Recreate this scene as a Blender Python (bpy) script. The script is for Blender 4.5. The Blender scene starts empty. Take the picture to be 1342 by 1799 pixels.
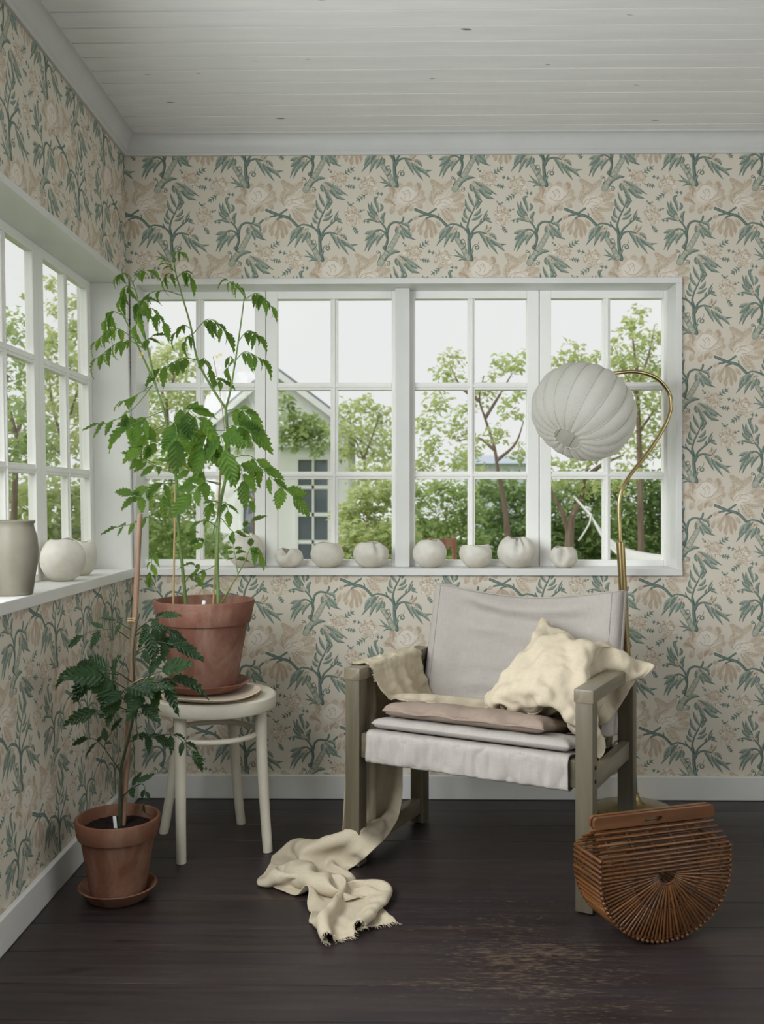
import bpy, bmesh, math, random
import numpy as np
from mathutils import Vector, Matrix, noise as mnoise

SC = bpy.context.scene
COL = SC.collection
PI = math.pi
random.seed(7)

# ---------------------------------------------------------------- camera
F_PX, VP_U, VP_V = 1700.0, 694.0, 880.0          # focal length and depth vanishing point, 1342x1799 frame
CAM_D, CAM_H = 3.44, 1.056                       # distance to the back wall, eye height
YAW = math.atan((VP_U - 671.0) / F_PX)
cam_data = bpy.data.cameras.new('camera')
cam_data.sensor_fit = 'HORIZONTAL'
cam_data.sensor_width = 36.0
cam_data.lens = F_PX / 1342.0 * 36.0
cam_data.shift_y = -(899.5 - VP_V) / 1342.0
cam_data.clip_start = 0.05
cam_data.clip_end = 300
cam_data.dof.use_dof = True
cam_data.dof.focus_distance = 2.9
cam_data.dof.aperture_fstop = 7.0
cam = bpy.data.objects.new('camera', cam_data)
COL.objects.link(cam)
cam.location = (0, -CAM_D, CAM_H)
cam.rotation_euler = (PI / 2, 0, YAW)
SC.camera = cam

# ---------------------------------------------------------------- overcast sky
SKY = 0.98
world = bpy.data.worlds.new('overcast_sky')
SC.world = world
world.use_nodes = True
wn = world.node_tree
wn.nodes.clear()
w_out = wn.nodes.new('ShaderNodeOutputWorld')
w_bg = wn.nodes.new('ShaderNodeBackground')
w_tc = wn.nodes.new('ShaderNodeTexCoord')
w_no = wn.nodes.new('ShaderNodeTexNoise')
w_no.inputs['Scale'].default_value = 2.2
w_no.inputs['Detail'].default_value = 4
w_rp = wn.nodes.new('ShaderNodeValToRGB')
w_rp.color_ramp.elements[0].position = 0.3
w_rp.color_ramp.elements[0].color = (0.86, 0.875, 0.87, 1)
w_rp.color_ramp.elements[1].position = 0.75
w_rp.color_ramp.elements[1].color = (0.93, 0.935, 0.92, 1)
wn.links.new(w_tc.outputs['Generated'], w_no.inputs['Vector'])
wn.links.new(w_no.outputs['Fac'], w_rp.inputs['Fac'])
wn.links.new(w_rp.outputs['Color'], w_bg.inputs['Color'])
w_bg.inputs['Strength'].default_value = SKY
wn.links.new(w_bg.outputs['Background'], w_out.inputs['Surface'])

# soft daylight of the veiled sun, high on the left
sun_data = bpy.data.lights.new('sun', 'SUN')
sun_data.energy = 2.6
sun_data.angle = math.radians(85)
sun_data.color = (1.0, 0.985, 0.95)
sun = bpy.data.objects.new('sun', sun_data)
COL.objects.link(sun)
sun.location = (-6, 0, 6)
sun.rotation_euler = Vector((0.80, 0.16, -0.58)).to_track_quat('-Z', 'Y').to_euler()

# area lamps added to brighten the room, set at the right and left windows
def daylight_fill(name, loc, aim, sx, sy, power, color=(0.95, 0.98, 1.0)):
    l = bpy.data.lights.new(name, 'AREA')
    l.shape = 'RECTANGLE'
    l.size, l.size_y = sx, sy
    l.energy = power
    l.color = color
    o = bpy.data.objects.new(name, l)
    COL.objects.link(o)
    o.location = loc
    o.rotation_euler = Vector(aim).to_track_quat('-Z', 'Y').to_euler()
    return o
daylight_fill('window_fill', (2.30, -2.3, 1.32), (-1, 0.25, -0.12), 1.9, 1.0, 15.0)
daylight_fill('window_fill', (-0.925, -2.16, 1.32), (1, 0.14, -0.28), 1.7, 0.92, 62.0)  # added fill just inside the left window, much brighter than the sky outside

SC.view_settings.view_transform = 'Standard'
SC.view_settings.look = 'None'
SC.view_settings.gamma = 1
SC.view_settings.use_curve_mapping = False
SC.view_settings.exposure = -0.02
SC.cycles.use_denoising = True
SC.cycles.max_bounces = 10
SC.cycles.diffuse_bounces = 6
SC.cycles.transparent_max_bounces = 24
SC.cycles.sample_clamp_indirect = 6.0

# ---------------------------------------------------------------- helpers
_fw = Vector((-math.sin(YAW), math.cos(YAW), 0))
_rt = Vector((math.cos(YAW), math.sin(YAW), 0))
_up = Vector((0, 0, 1))
CAM = Vector((0, -CAM_D, CAM_H))

def ray(u, v):
    return _fw + _rt * ((u - 671.0) / F_PX) + _up * ((VP_V - v) / F_PX)

def on_y(u, v, y):            # the point of the plane y = const seen at a place of the photograph
    r = ray(u, v)
    return CAM + r * ((y + CAM_D) / r.y)

def on_z(u, v, z=0.0):
    r = ray(u, v)
    return CAM + r * ((z - CAM_H) / r.z)

def on_x(u, v, x):
    r = ray(u, v)
    return CAM + r * (x / r.x)

def at_d(u, v, d):            # at distance d along the room
    return on_y(u, v, d - CAM_D)

def tag(o, label=None, cat=None, group=None, kind=None):
    if label: o['label'] = label
    if cat: o['category'] = cat
    if group: o['group'] = group
    if kind: o['kind'] = kind
    return o

def thing(name, label, cat, loc=(0, 0, 0), rz=0.0, group=None, kind=None):
    o = bpy.data.objects.new(name, None)
    o.empty_display_size = 0.05
    COL.objects.link(o)
    o.location = loc
    o.rotation_euler = (0, 0, rz)
    return tag(o, label, cat, group, kind)

class MB:
    """Collects vertices and faces, then becomes ONE mesh object."""
    def __init__(s):
        s.v, s.f, s.uv = [], [], None
    def add(s, vs, fs):
        n = len(s.v)
        s.v += [tuple(p) for p in vs]
        s.f += [tuple(i + n for i in f) for f in fs]
        return s
    def box(s, c, size, rot=None, bev=0.0):
        x, y, z = size[0] / 2, size[1] / 2, size[2] / 2
        c = Vector(c)
        if bev <= 0:
            vs = [Vector((i * x, j * y, k * z)) for i in (-1, 1) for j in (-1, 1) for k in (-1, 1)]
            fs = [(0, 1, 3, 2), (4, 6, 7, 5), (0, 4, 5, 1), (2, 3, 7, 6), (0, 2, 6, 4), (1, 5, 7, 3)]
        else:
            bm = bmesh.new()
            bmesh.ops.create_cube(bm, size=1.0)
            for q in bm.verts:
                q.co = Vector((q.co.x * 2 * x, q.co.y * 2 * y, q.co.z * 2 * z))
            bmesh.ops.bevel(bm, geom=list(bm.edges), offset=bev, segments=2, affect='EDGES', profile=0.6)
            bm.verts.index_update()
            vs = [q.co.copy() for q in bm.verts]
            fs = [tuple(q.index for q in f.verts) for f in bm.faces]
            bm.free()
        if rot is not None:
            vs = [rot @ p for p in vs]
        return s.add([p + c for p in vs], fs)
    def span(s, x0, x1, y0, y1, z0, z1, bev=0.0):
        return s.box(((x0 + x1) / 2, (y0 + y1) / 2, (z0 + z1) / 2), (abs(x1 - x0), abs(y1 - y0), abs(z1 - z0)), None, bev)
    def beam(s, p0, p1, w, h, up=(0, 0, 1), bev=0.0):
        p0, p1 = Vector(p0), Vector(p1)
        d = p1 - p0
        Y = d.normalized()
        X = Y.cross(Vector(up))
        if X.length < 1e-4:
            X = Vector((1, 0, 0))
        X.normalize()
        Z = X.cross(Y)
        rot = Matrix((X, Y, Z)).transposed()
        return s.box((p0 + p1) / 2, (w, d.length, h), rot, bev)
    def tube(s, pts, rad, seg=10, caps=True, closed=False):
        pts = [Vector(p) for p in pts]
        n = len(pts)
        if not hasattr(rad, '__len__'):
            rad = [rad] * n
        prev = None
        vs, fs = [], []
        for i, p in enumerate(pts):
            if closed:
                t = pts[(i + 1) % n] - pts[i - 1]
            else:
                t = pts[min(i + 1, n - 1)] - pts[max(i - 1, 0)]
            t.normalize()
            if prev is None:
                a = Vector((0, 0, 1)) if abs(t.z) < 0.9 else Vector((1, 0, 0))
                X = t.cross(a).normalized()
            else:
                X = (prev - t * prev.dot(t))
                if X.length < 1e-6:
                    X = t.orthogonal()
                X.normalize()
            prev = X
            Y = t.cross(X)
            for k in range(seg):
                a = 2 * PI * k / seg
                vs.append(p + (X * math.cos(a) + Y * math.sin(a)) * rad[i])
        m = n if closed else n - 1
        for i in range(m):
            j = (i + 1) % n
            for k in range(seg):
                l = (k + 1) % seg
                fs.append((i * seg + k, i * seg + l, j * seg + l, j * seg + k))
        if caps and not closed:
            fs.append(tuple(range(seg))[::-1])
            fs.append(tuple((n - 1) * seg + k for k in range(seg)))
        return s.add(vs, fs)
    def lathe(s, prof, seg=40, c=(0, 0, 0), wob=None):
        """prof: (radius, height) pairs; radius 0 closes at a pole."""
        c = Vector(c)
        vs, fs, rings = [], [], []
        for (r, z) in prof:
            if r <= 1e-6:
                rings.append([len(vs)])
                vs.append(c + Vector((0, 0, z)))
            else:
                ring = []
                for k in range(seg):
                    a = 2 * PI * k / seg
                    rr, zz = (r, z) if wob is None else wob(r, z, a)
                    ring.append(len(vs))
                    vs.append(c + Vector((rr * math.cos(a), rr * math.sin(a), zz)))
                rings.append(ring)
        for A, B in zip(rings, rings[1:]):
            for k in range(seg):
                l = (k + 1) % seg
                if len(A) == 1 and len(B) == 1: continue
                if len(A) == 1: fs.append((A[0], B[l], B[k]))
                elif len(B) == 1: fs.append((A[k], A[l], B[0]))
                else: fs.append((A[k], A[l], B[l], B[k]))
        return s.add(vs, fs)
    def grid(s, rows, closed_u=False):
        """rows of points, joined into quads"""
        n, m = len(rows), len(rows[0])
        vs = [p for r in rows for p in r]
        fs = []
        for i in range(n - 1):
            for j in range(m if closed_u else m - 1):
                k = (j + 1) % m
                fs.append((i * m + j, i * m + k, (i + 1) * m + k, (i + 1) * m + j))
        return s.add(vs, fs)
    def mapv(s, fn):
        s.v = [tuple(fn(Vector(p))) for p in s.v]
        return s
    def mesh(s, name, m, smooth=True, angle=35, uvfn=None, recalc=True):
        me = bpy.data.meshes.new(name)
        me.from_pydata(s.v, [], s.f)
        if recalc:
            bm = bmesh.new()
            bm.from_mesh(me)
            bmesh.ops.recalc_face_normals(bm, faces=bm.faces)
            bm.to_mesh(me)
            bm.free()
        if m: me.materials.append(m)
        if smooth:
            me.polygons.foreach_set('use_smooth', [True] * len(me.polygons))
            if angle < 180:
                me.set_sharp_from_angle(angle=math.radians(angle))
        if uvfn:
            uvl = me.uv_layers.new(name='UVMap')
            for l in me.loops:
                uvl.data[l.index].uv = uvfn(me.vertices[l.vertex_index].co)
        me.update()
        return me
    def build(s, name, m, parent=None, smooth=True, angle=35, uvfn=None, recalc=True, loc=None, rz=None):
        o = bpy.data.objects.new(name, s.mesh(name, m, smooth, angle, uvfn, recalc))
        COL.objects.link(o)
        if parent is not None: o.parent = parent
        if loc is not None: o.location = loc
        if rz is not None: o.rotation_euler = (0, 0, rz)
        return o

def link_mesh(name, me, parent=None, mat=None):
    o = bpy.data.objects.new(name, me)
    COL.objects.link(o)
    if parent is not None: o.parent = parent
    if mat is not None: o.matrix_local = mat
    return o

def spline(pts, n=8, closed=False):
    """Catmull-Rom through the points (tuples of any length)."""
    P = [np.array(p, float) for p in pts]
    m = len(P)
    out = []
    for i in range(m if closed else m - 1):
        if closed:
            a, b, c, d = P[i - 1], P[i], P[(i + 1) % m], P[(i + 2) % m]
        else:
            b, c = P[i], P[i + 1]
            a = P[i - 1] if i > 0 else 2 * b - c
            d = P[i + 2] if i + 2 < m else 2 * c - b
        for k in range(n):
            t = k / n
            out.append(0.5 * (2 * b + (c - a) * t + (2 * a - 5 * b + 4 * c - d) * t * t + (3 * b - a - 3 * c + d) * t ** 3))
    if not closed:
        out.append(P[-1])
    return [tuple(float(x) for x in q) for q in out]

def fbm(p, s=1.0, octv=3):
    return mnoise.fractal(Vector(p) * s, 0.9, 2.0, octv)

def sstep(a, b, x):
    t = min(1.0, max(0.0, (x - a) / (b - a)))
    return t * t * (3 - 2 * t)

# ---------------------------------------------------------------- materials
def srgb(*c):
    out = []
    for x in c:
        x /= 255.0
        out.append(x / 12.92 if x <= 0.04045 else ((x + 0.055) / 1.055) ** 2.4)
    return tuple(out) + (1.0,)

class NT:
    def __init__(s, name):
        s.m = bpy.data.materials.new(name)
        s.m.use_nodes = True
        s.t = s.m.node_tree
        s.t.nodes.clear()
        s.out = s.n('OutputMaterial')
    def n(s, kind, **kw):
        x = s.t.nodes.new('ShaderNode' + kind)
        for k, v in kw.items():
            if k in x.inputs.keys(): x.inputs[k].default_value = v
            else: setattr(x, k, v)
        return x
    def l(s, a, b): s.t.links.new(a, b)
    def coords(s, scale=(1, 1, 1), kind='Object'):
        tc = s.n('TexCoord')
        mp = s.n('Mapping')
        mp.inputs['Scale'].default_value = scale
        s.l(tc.outputs[kind], mp.inputs['Vector'])
        return mp.outputs['Vector']
    def noise(s, vec, scale=5, detail=4, rough=0.55, dist=0.0):
        x = s.n('TexNoise')
        x.inputs['Scale'].default_value = scale
        x.inputs['Detail'].default_value = detail
        x.inputs['Roughness'].default_value = rough
        x.inputs['Distortion'].default_value = dist
        if vec is not None: s.l(vec, x.inputs['Vector'])
        return x.outputs['Fac']
    def ramp(s, fac, stops):
        r = s.n('ValToRGB')
        e = r.color_ramp.elements
        while len(e) < len(stops): e.new(0.5)
        for q, (p, c) in zip(e, stops):
            q.position = p
            q.color = c if len(c) == 4 else (c[0], c[1], c[2], 1)
        s.l(fac, r.inputs['Fac'])
        return r.outputs['Color']
    def mix(s, fac, a, b, blend='MIX'):
        x = s.n('Mix', data_type='RGBA', blend_type=blend)
        for sock, val in ((x.inputs[0], fac), (x.inputs[6], a), (x.inputs[7], b)):
            if hasattr(val, 'node'): s.l(val, sock)
            else: sock.default_value = val
        return x.outputs[2]
    def bump(s, h, strength=0.3, dist=0.002, normal=None):
        b = s.n('Bump')
        b.inputs['Strength'].default_value = strength
        b.inputs['Distance'].default_value = dist
        s.l(h, b.inputs['Height'])
        if normal is not None: s.l(normal, b.inputs['Normal'])
        return b.outputs['Normal']
    def bsdf(s, color, rough=0.6, normal=None, metal=0.0, spec=0.5, **kw):
        b = s.n('BsdfPrincipled')
        for sock, val in (('Base Color', color), ('Roughness', rough), ('Metallic', metal), ('Specular IOR Level', spec)):
            if hasattr(val, 'node'): s.l(val, b.inputs[sock])
            else: b.inputs[sock].default_value = val
        for k, v in kw.items():
            b.inputs[k].default_value = v
        if normal is not None: s.l(normal, b.inputs['Normal'])
        return b.outputs['BSDF']
    def done(s, sh):
        s.l(sh, s.out.inputs['Surface'])
        return s.m

def paint_mat(name, c, rough=0.45, var=0.06, scale=6, bump=0.15, spec=0.4):
    t = NT(name)
    v = t.coords()
    n = t.noise(v, scale, 5)
    dark = tuple(x * (1 - var * 2) for x in c[:3]) + (1,)
    lite = tuple(min(1, x * (1 + var)) for x in c[:3]) + (1,)
    col = t.ramp(n, [(0.3, dark), (0.7, lite)])
    n2 = t.noise(v, scale * 12, 3)
    return t.done(t.bsdf(col, rough, t.bump(n2, bump, 0.001), spec=spec))

def wood_mat(name, c1, c2, c3, rough=0.5, axis=0, scale=1.0, bump=0.25, spec=0.35, rand=0.0):
    """grain along the given local axis"""
    t = NT(name)
    sc = [14 * scale] * 3
    sc[axis] = 1.1 * scale
    tc = t.n('TexCoord')
    oi = t.n('ObjectInfo')
    add = t.n('VectorMath', operation='MULTIPLY_ADD')
    add.inputs[1].default_value = (1, 1, 1)
    cmb = t.n('CombineXYZ')
    mul = t.n('Math', operation='MULTIPLY')
    mul.inputs[1].default_value = 37.0
    t.l(oi.outputs['Random'], mul.inputs[0])
    for k in range(3): t.l(mul.outputs[0], cmb.inputs[k])
    t.l(tc.outputs['Object'], add.inputs[0])
    t.l(cmb.outputs[0], add.inputs[2])
    mp = t.n('Mapping')
    mp.inputs['Scale'].default_value = sc
    t.l(add.outputs[0], mp.inputs['Vector'])
    v = mp.outputs['Vector']
    n = t.noise(v, 1.6, 8, 0.62, 0.6)
    col = t.ramp(n, [(0.28, c1), (0.5, c2), (0.75, c3)])
    if rand:
        hv = t.n('HueSaturation')
        mr = t.n('MapRange')
        mr.inputs['To Min'].default_value = 1 - rand
        mr.inputs['To Max'].default_value = 1 + rand
        t.l(oi.outputs['Random'], mr.inputs['Value'])
        t.l(mr.outputs[0], hv.inputs['Value'])
        t.l(col, hv.inputs['Color'])
        col = hv.outputs['Color']
    fine = t.noise(v, 9, 4)
    return t.done(t.bsdf(col, rough, t.bump(fine, bump, 0.0015), spec=spec))

def cloth_mat(name, c, dark=0.82, weave=900, rough=0.9, trans=0.0, slub=0.5, bump=0.35):
    """woven linen: crossing threads with slubs"""
    t = NT(name)
    tc = t.n('TexCoord')
    outs = []
    for sc in ((weave, weave * 0.04, weave * 0.3), (weave * 0.04, weave, weave * 0.3)):
        mp = t.n('Mapping')
        mp.inputs['Scale'].default_value = sc
        t.l(tc.outputs['UV'], mp.inputs['Vector'])
        outs.append(t.noise(mp.outputs['Vector'], 1.0, 3, 0.6))
    thr = t.n('Math', operation='ADD')
    t.l(outs[0], thr.inputs[0]); t.l(outs[1], thr.inputs[1])
    half = t.n('Math', operation='MULTIPLY')
    half.inputs[1].default_value = 0.5
    t.l(thr.outputs[0], half.inputs[0])
    big = t.noise(t.coords(), 7, 4)
    d = tuple(x * dark for x in c[:3]) + (1,)
    li = tuple(min(1, x * 1.06) for x in c[:3]) + (1,)
    col = t.ramp(half.outputs[0], [(0.5 - 0.25 * slub - 0.02, d), (0.5 + 0.15, li)])
    col = t.mix(0.25, col, t.ramp(big, [(0.3, d), (0.7, li)]))
    nrm = t.bump(half.outputs[0], bump, 0.0015)
    sh = t.bsdf(col, rough, nrm, spec=0.15)
    if trans > 0:
        tr = t.n('BsdfTranslucent')
        t.l(col, tr.inputs['Color'])
        mx = t.n('MixShader')
        mx.inputs[0].default_value = trans
        t.l(sh, mx.inputs[1]); t.l(tr.outputs[0], mx.inputs[2])
        sh = mx.outputs[0]
    return t.done(sh)
# ---------------------------------------------------------------- printed wallpaper: the repeat is computed here stroke by stroke
def wallpaper_tile(N=1024):
    PW, PH, HX, HY = 1099.0, 1090.0, 550.0, 545.0
    k = N / PW
    ky = N / PH
    base = np.array(srgb(206, 199, 185)[:3])
    img = np.empty((N, N, 3), np.float32)
    img[:] = base
    rng = np.random.RandomState(5)
    def C(*c): return np.array(srgb(*c)[:3], np.float32)
    GD, GM, GL, GP = C(82, 101, 94), C(120, 136, 126), C(164, 171, 157), C(182, 184, 168)
    TD, TM, TL, WH = C(160, 140, 120), C(179, 162, 141), C(200, 189, 171), C(218, 211, 200)
    def paint(P, R, col, alpha=1.0, soft=1.2):
        P = np.array(P, float); R = np.array(R, float)
        rm = R.max() + 3
        x0, x1 = int((P[:, 0].min() - rm) * k), int((P[:, 0].max() + rm) * k) + 2
        y0, y1 = int((P[:, 1].min() - rm) * ky), int((P[:, 1].max() + rm) * ky) + 2
        X, Y = np.meshgrid((np.arange(x0, x1) + 0.5) / k, (np.arange(y0, y1) + 0.5) / ky)
        D = np.full(X.shape, 1e9)
        for i in range(len(P) - 1):
            a, b = P[i], P[i + 1]
            d = b - a
            L = max(d @ d, 1e-9)
            t = np.clip(((X - a[0]) * d[0] + (Y - a[1]) * d[1]) / L, 0, 1)
            q = np.hypot(X - a[0] - t * d[0], Y - a[1] - t * d[1]) - (R[i] + (R[i + 1] - R[i]) * t)
            np.minimum(D, q, out=D)
        m = (np.clip(0.5 - D / soft, 0, 1) * alpha)[..., None]
        for ox, oy in ((0, 0), (HX, HY)):
            ix = np.ix_((np.arange(y0, y1) + int(round(oy * ky))) % N, (np.arange(x0, x1) + int(round(ox * k))) % N)
            img[ix] = img[ix] * (1 - m) + col * m
    def curve(pts, n=6): return np.array(spline(pts, n))
    def stroke(pts, r0, r1, col, alpha=1.0):
        c = curve(pts)
        paint(c, np.linspace(r0, r1, len(c)), col, alpha)
    def leaf(pts, w, col, rib=GD, lite=None, alpha=1.0):
        c = curve(pts, 7)
        t = np.linspace(0, 1, len(c))
        r = w * np.sin(PI * np.clip(t, 0.03, 0.985) ** 0.8) ** 0.9 + 0.4
        d = np.gradient(c, axis=0); nn = np.stack([-d[:, 1], d[:, 0]], 1)
        nn /= np.maximum(np.linalg.norm(nn, axis=1, keepdims=True), 1e-6)
        s = 1 if (nn[len(nn) // 2][1] < 0) else -1
        if lite is not None:
            r = r * 0.80
            paint(c, r, col * 0.8 + GD * 0.2, alpha)
            paint(c + nn * (s * r * 0.30)[:, None], r * 0.62, lite, 0.8 * alpha)
            for i in range(2, len(c) - 3, 3):
                for sg in (-1, 1):
                    e = c[i] + nn[i] * sg * r[i] * 0.85 + d[i] * 1.1
                    paint([c[i], (c[i] + e) / 2 + d[i] * 0.15, e], [1.4, 1.2, 0.6], GD if sg != s else GM, 0.65 * alpha)
            m = len(c) * 2 // 3
            paint(c[m:], np.linspace(1.5, 2.4, len(c) - m), GD, 0.8 * alpha)
            paint(c - nn * (s * r * 0.85)[:, None], np.full(len(c), 1.2), GD, 0.6 * alpha)
        else:
            paint(c, r, col, alpha)
        if rib is not None:
            paint(c, np.linspace(1.9, 1.0, len(c)), rib, 0.8 * alpha)
    def stem(pts, r0, r1):
        c = curve(pts)
        paint(c, np.linspace(r0 + 1.5, r1 + 1.0, len(c)), GD)
        paint(c + np.array([-0.28 * r0, -0.1 * r0]), np.linspace(r0 * 0.55, r1 * 0.5, len(c)), GM, 0.9)
    def bud(x, y, r):
        for a in range(5):
            q = (x + r * 0.6 * math.cos(a * 1.257), y + r * 0.6 * math.sin(a * 1.257))
            paint([q, q], [r * 0.62, r * 0.62], TM)
            paint([q, q], [r * 0.40, r * 0.40], TL)
        paint([(x, y), (x, y)], [r * 0.25] * 2, TD)
    def curl(x, y, r, a0=0.0, turns=1.6, w=2.6):
        ts = np.linspace(0, turns * 2 * PI, 22)
        rr = r * (1 - 0.55 * ts / ts[-1])
        paint(np.stack([x + rr * np.cos(ts + a0), y + rr * np.sin(ts + a0)], 1), np.full(22, w * 0.8), GD)
    def fan(cx, cy, lst, w):
        """rounded petals with a tan, brushed edge: (tip x, tip y, bend)"""
        for tx, ty, b in lst:
            mx, my = (cx + tx) / 2 - b * (ty - cy), (cy + ty) / 2 + b * (tx - cx)
            c = curve([(cx, cy), (mx, my), (tx, ty)], 9)
            t = np.linspace(0, 1, len(c))
            r = w * (0.25 + 0.75 * np.sin(PI * np.clip(t, 0.02, 0.97) ** 1.7) ** 0.7)
            r[-1] = w * 0.30
            paint(c, r, TM * 0.5 + TL * 0.5, 0.55, 3)
            paint(c - (c[-1] - c[0]) * 0.035, r * 0.86, WH * 0.6 + TL * 0.4, 0.9, 5)
            d = np.gradient(c, axis=0); nn = np.stack([-d[:, 1], d[:, 0]], 1)
            nn /= np.maximum(np.linalg.norm(nn, axis=1, keepdims=True), 1e-6)
            e = len(c) - 1
            for q in np.linspace(-0.8, 0.8, 7):
                j0 = int(e * (0.45 + 0.2 * abs(q)) + 2 * rng.rand())
                p0, p1, p2 = c[j0] + nn[j0] * q * r[j0] * 0.45, c[int(e * .8)] + nn[int(e * .8)] * q * r[int(e * .8)] * 0.85, c[e] + nn[e] * q * w * 0.55 + d[e] * (0.3 - 1.4 * abs(q))
                stroke([p0, p1, p2], 0.8, 3.0, TM, 0.8)
    def feather(pts, w, col=TM):
        c = curve(pts, 6)
        leaf(pts, w, TL, None)
        n = len(c)
        for i in range(2, n - 1, 2):
            d = c[min(i + 1, n - 1)] - c[i - 1]
            d /= max(np.linalg.norm(d), 1e-6)
            for s in (-1, 1):
                nn = np.array([-d[1], d[0]]) * s
                stroke([c[i], c[i] + d * w * 0.8 + nn * w * 0.7, c[i] + d * w * 2.0 + nn * w * 0.75], 3.2, 0.8, col, 0.8)
        stroke(pts, 2.6, 1.0, TD, 0.7)
    def carnation(x, y, rx, ry, n=30):
        for i in range(n):
            a, q = rng.rand() * 2 * PI, math.sqrt(rng.rand())
            px, py = x + rx * q * math.cos(a), y + ry * q * math.sin(a)
            r = 8 + 6 * rng.rand()
            paint([(px, py)] * 2, [r, r], TL if i % 3 else WH, 0.9)
        for i in range(n * 2):
            a, q = rng.rand() * 2 * PI, math.sqrt(rng.rand()) * 1.05
            px, py = x + rx * q * math.cos(a), y + ry * q * math.sin(a)
            b = rng.rand() * 6.28
            r = 6 + 6 * rng.rand()
            stroke([(px + r * math.cos(b), py + r * math.sin(b)), (px + r * 0.4 * math.cos(b + 1.3), py + r * 0.4 * math.sin(b + 1.3)),
                    (px + r * math.cos(b + 2.6), py + r * math.sin(b + 2.6))], 3.2, 1.4, TD if i % 3 == 0 else TM, 0.85)
    def sprig(x, y, ang, L, n=3):
        dx, dy = math.cos(ang), math.sin(ang)
        stroke([(x, y), (x + dx * L * 0.5, y + dy * L * 0.5), (x + dx * L, y + dy * L)], 2.2, 1.4, GD)
        for i in range(n):
            t = 0.25 + 0.65 * i / max(1, n - 1)
            for s in (-1, 1):
                a2 = ang + s * 0.75
                bx, by = x + dx * L * t, y + dy * L * t
                q = L * 0.42
                leaf([(bx, by), (bx + q * 0.5 * math.cos(a2), by + q * 0.5 * math.sin(a2)), (bx + q * math.cos(a2 + 0.2 * s), by + q * math.sin(a2 + 0.2 * s))], 4.6, GM, GD)
        leaf([(x + dx * L * 0.9, y + dy * L * 0.9), (x + dx * L * 1.15, y + dy * L * 1.15), (x + dx * L * 1.4, y + dy * L * 1.4)], 5, GM, GD)
    # soft white ground behind the big flowers
    for x, y, r in ((890, 350, 110), (1190, 390, 105), (1050, 560, 70), (980, 430, 60)):
        paint([(x, y), (x + 1, y)], [r, r * 0.9], WH, 0.30, 90)
    # ---- peony in the middle of the repeat
    fan(905, 345, [(790, 265, -.12), (850, 240, -.1), (930, 235, .05), (1000, 240, .15), (745, 370, .1), (770, 330, -.05), (1045, 350, .1), (1030, 300, .15)], 34)
    fan(900, 350, [(790, 460, .15), (860, 470, .05), (940, 440, -.1), (1020, 420, -.1)], 26)
    for x, y, r in ((900, 320, 62), (880, 345, 46), (935, 315, 44), (905, 300, 40)):
        paint([(x, y), (x + 2, y)], [r, r], WH, 0.75, 10)
    for pts in ([(845, 300), (880, 262), (930, 262), (975, 300)], [(862, 345), (895, 372), (945, 365), (975, 330)], [(880, 300), (900, 330), (890, 355)],
                [(920, 290), (935, 320), (925, 350)], [(900, 300), (915, 290), (925, 305), (912, 318)], [(985, 250), (1000, 300), (970, 350), (925, 385), (870, 430), (800, 455)],
                [(800, 270), (790, 310), (815, 350)], [(1035, 355), (985, 375), (930, 400), (900, 450)]):
        stroke(pts, 3.0, 1.4, TM, 0.9)
    for pts in ([(790, 255), (812, 290), (806, 340)], [(985, 235), (1005, 268), (990, 290)], [(745, 355), (790, 372), (830, 405)], [(895, 452), (905, 425), (935, 400)]):
        leaf(pts, 12, TM, TD)
    # ---- side peony
    fan(1180, 385, [(1085, 215, .15), (1130, 235, .08), (1165, 250, 0), (1235, 220, -.1), (1300, 290, -.1), (1330, 330, -.05), (1330, 400, .05), (1090, 300, -.1)], 26)
    for pts in ([(1105, 400), (1085, 350), (1110, 290), (1090, 215)], [(1120, 395), (1110, 330), (1165, 300), (1205, 230)], [(1190, 420), (1260, 440), (1330, 430)],
                [(1180, 430), (1230, 480), (1260, 530)], [(1160, 430), (1200, 500), (1230, 515)], [(1230, 380), (1290, 360), (1330, 330)], [(1200, 360), (1260, 330), (1300, 290)]):
        feather(pts, 17)
    for x, y, r in ((1150, 385, 46), (1190, 375, 42), (1225, 370, 30)):
        paint([(x, y), (x + 2, y)], [r, r * 0.8], WH, 0.8, 8)
    for pts in ([(1105, 400), (1140, 360), (1200, 355), (1245, 380)], [(1130, 400), (1165, 380), (1215, 392)], [(1150, 372), (1185, 350), (1225, 345)], [(1170, 410), (1210, 405), (1240, 385)]):
        stroke(pts, 3.0, 1.4, TM, 0.9)
    # ---- falling tulip
    fan(1050, 495, [(960, 500, .1), (975, 560, .12), (1010, 620, .08), (1050, 645, 0), (1095, 640, -.06), (1125, 610, -.1), (1155, 560, -.15), (950, 600, .2)], 19)
    for pts in ([(1052, 500), (1060, 570), (1030, 630)], [(1056, 500), (1085, 570), (1090, 640)], [(1058, 500), (1110, 550), (1120, 630)], [(1048, 500), (1010, 560), (985, 600)]):
        leaf(pts, 13, TM, TD, alpha=0.75)
    # ---- carnations with their sprigs
    carnation(512, 478, 62, 70)
    carnation(630, 255, 66, 66)
    carnation(955, 755, 66, 60)
    sprig(492, 402, -2.2, 26, 1); sprig(492, 402, -0.7, 24, 1)
    sprig(560, 445, -0.35, 30, 1); sprig(580, 515, 0.15, 40, 2); sprig(510, 555, 0.95, 48, 3)
    sprig(570, 210, 3.4, 44, 2); sprig(612, 318, 2.55, 66, 3); sprig(680, 312, 0.1, 40, 2)
    sprig(990, 720, -0.6, 72, 3); sprig(1010, 800, 0.2, 52, 3); sprig(905, 705, -2.3, 30, 1)
    # ---- the crossing logs
    stem([(972, 432), (1060, 468), (1140, 492), (1202, 552)], 9, 9)
    stem([(1000, 482), (1062, 466), (1122, 428)], 5, 6)
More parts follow.
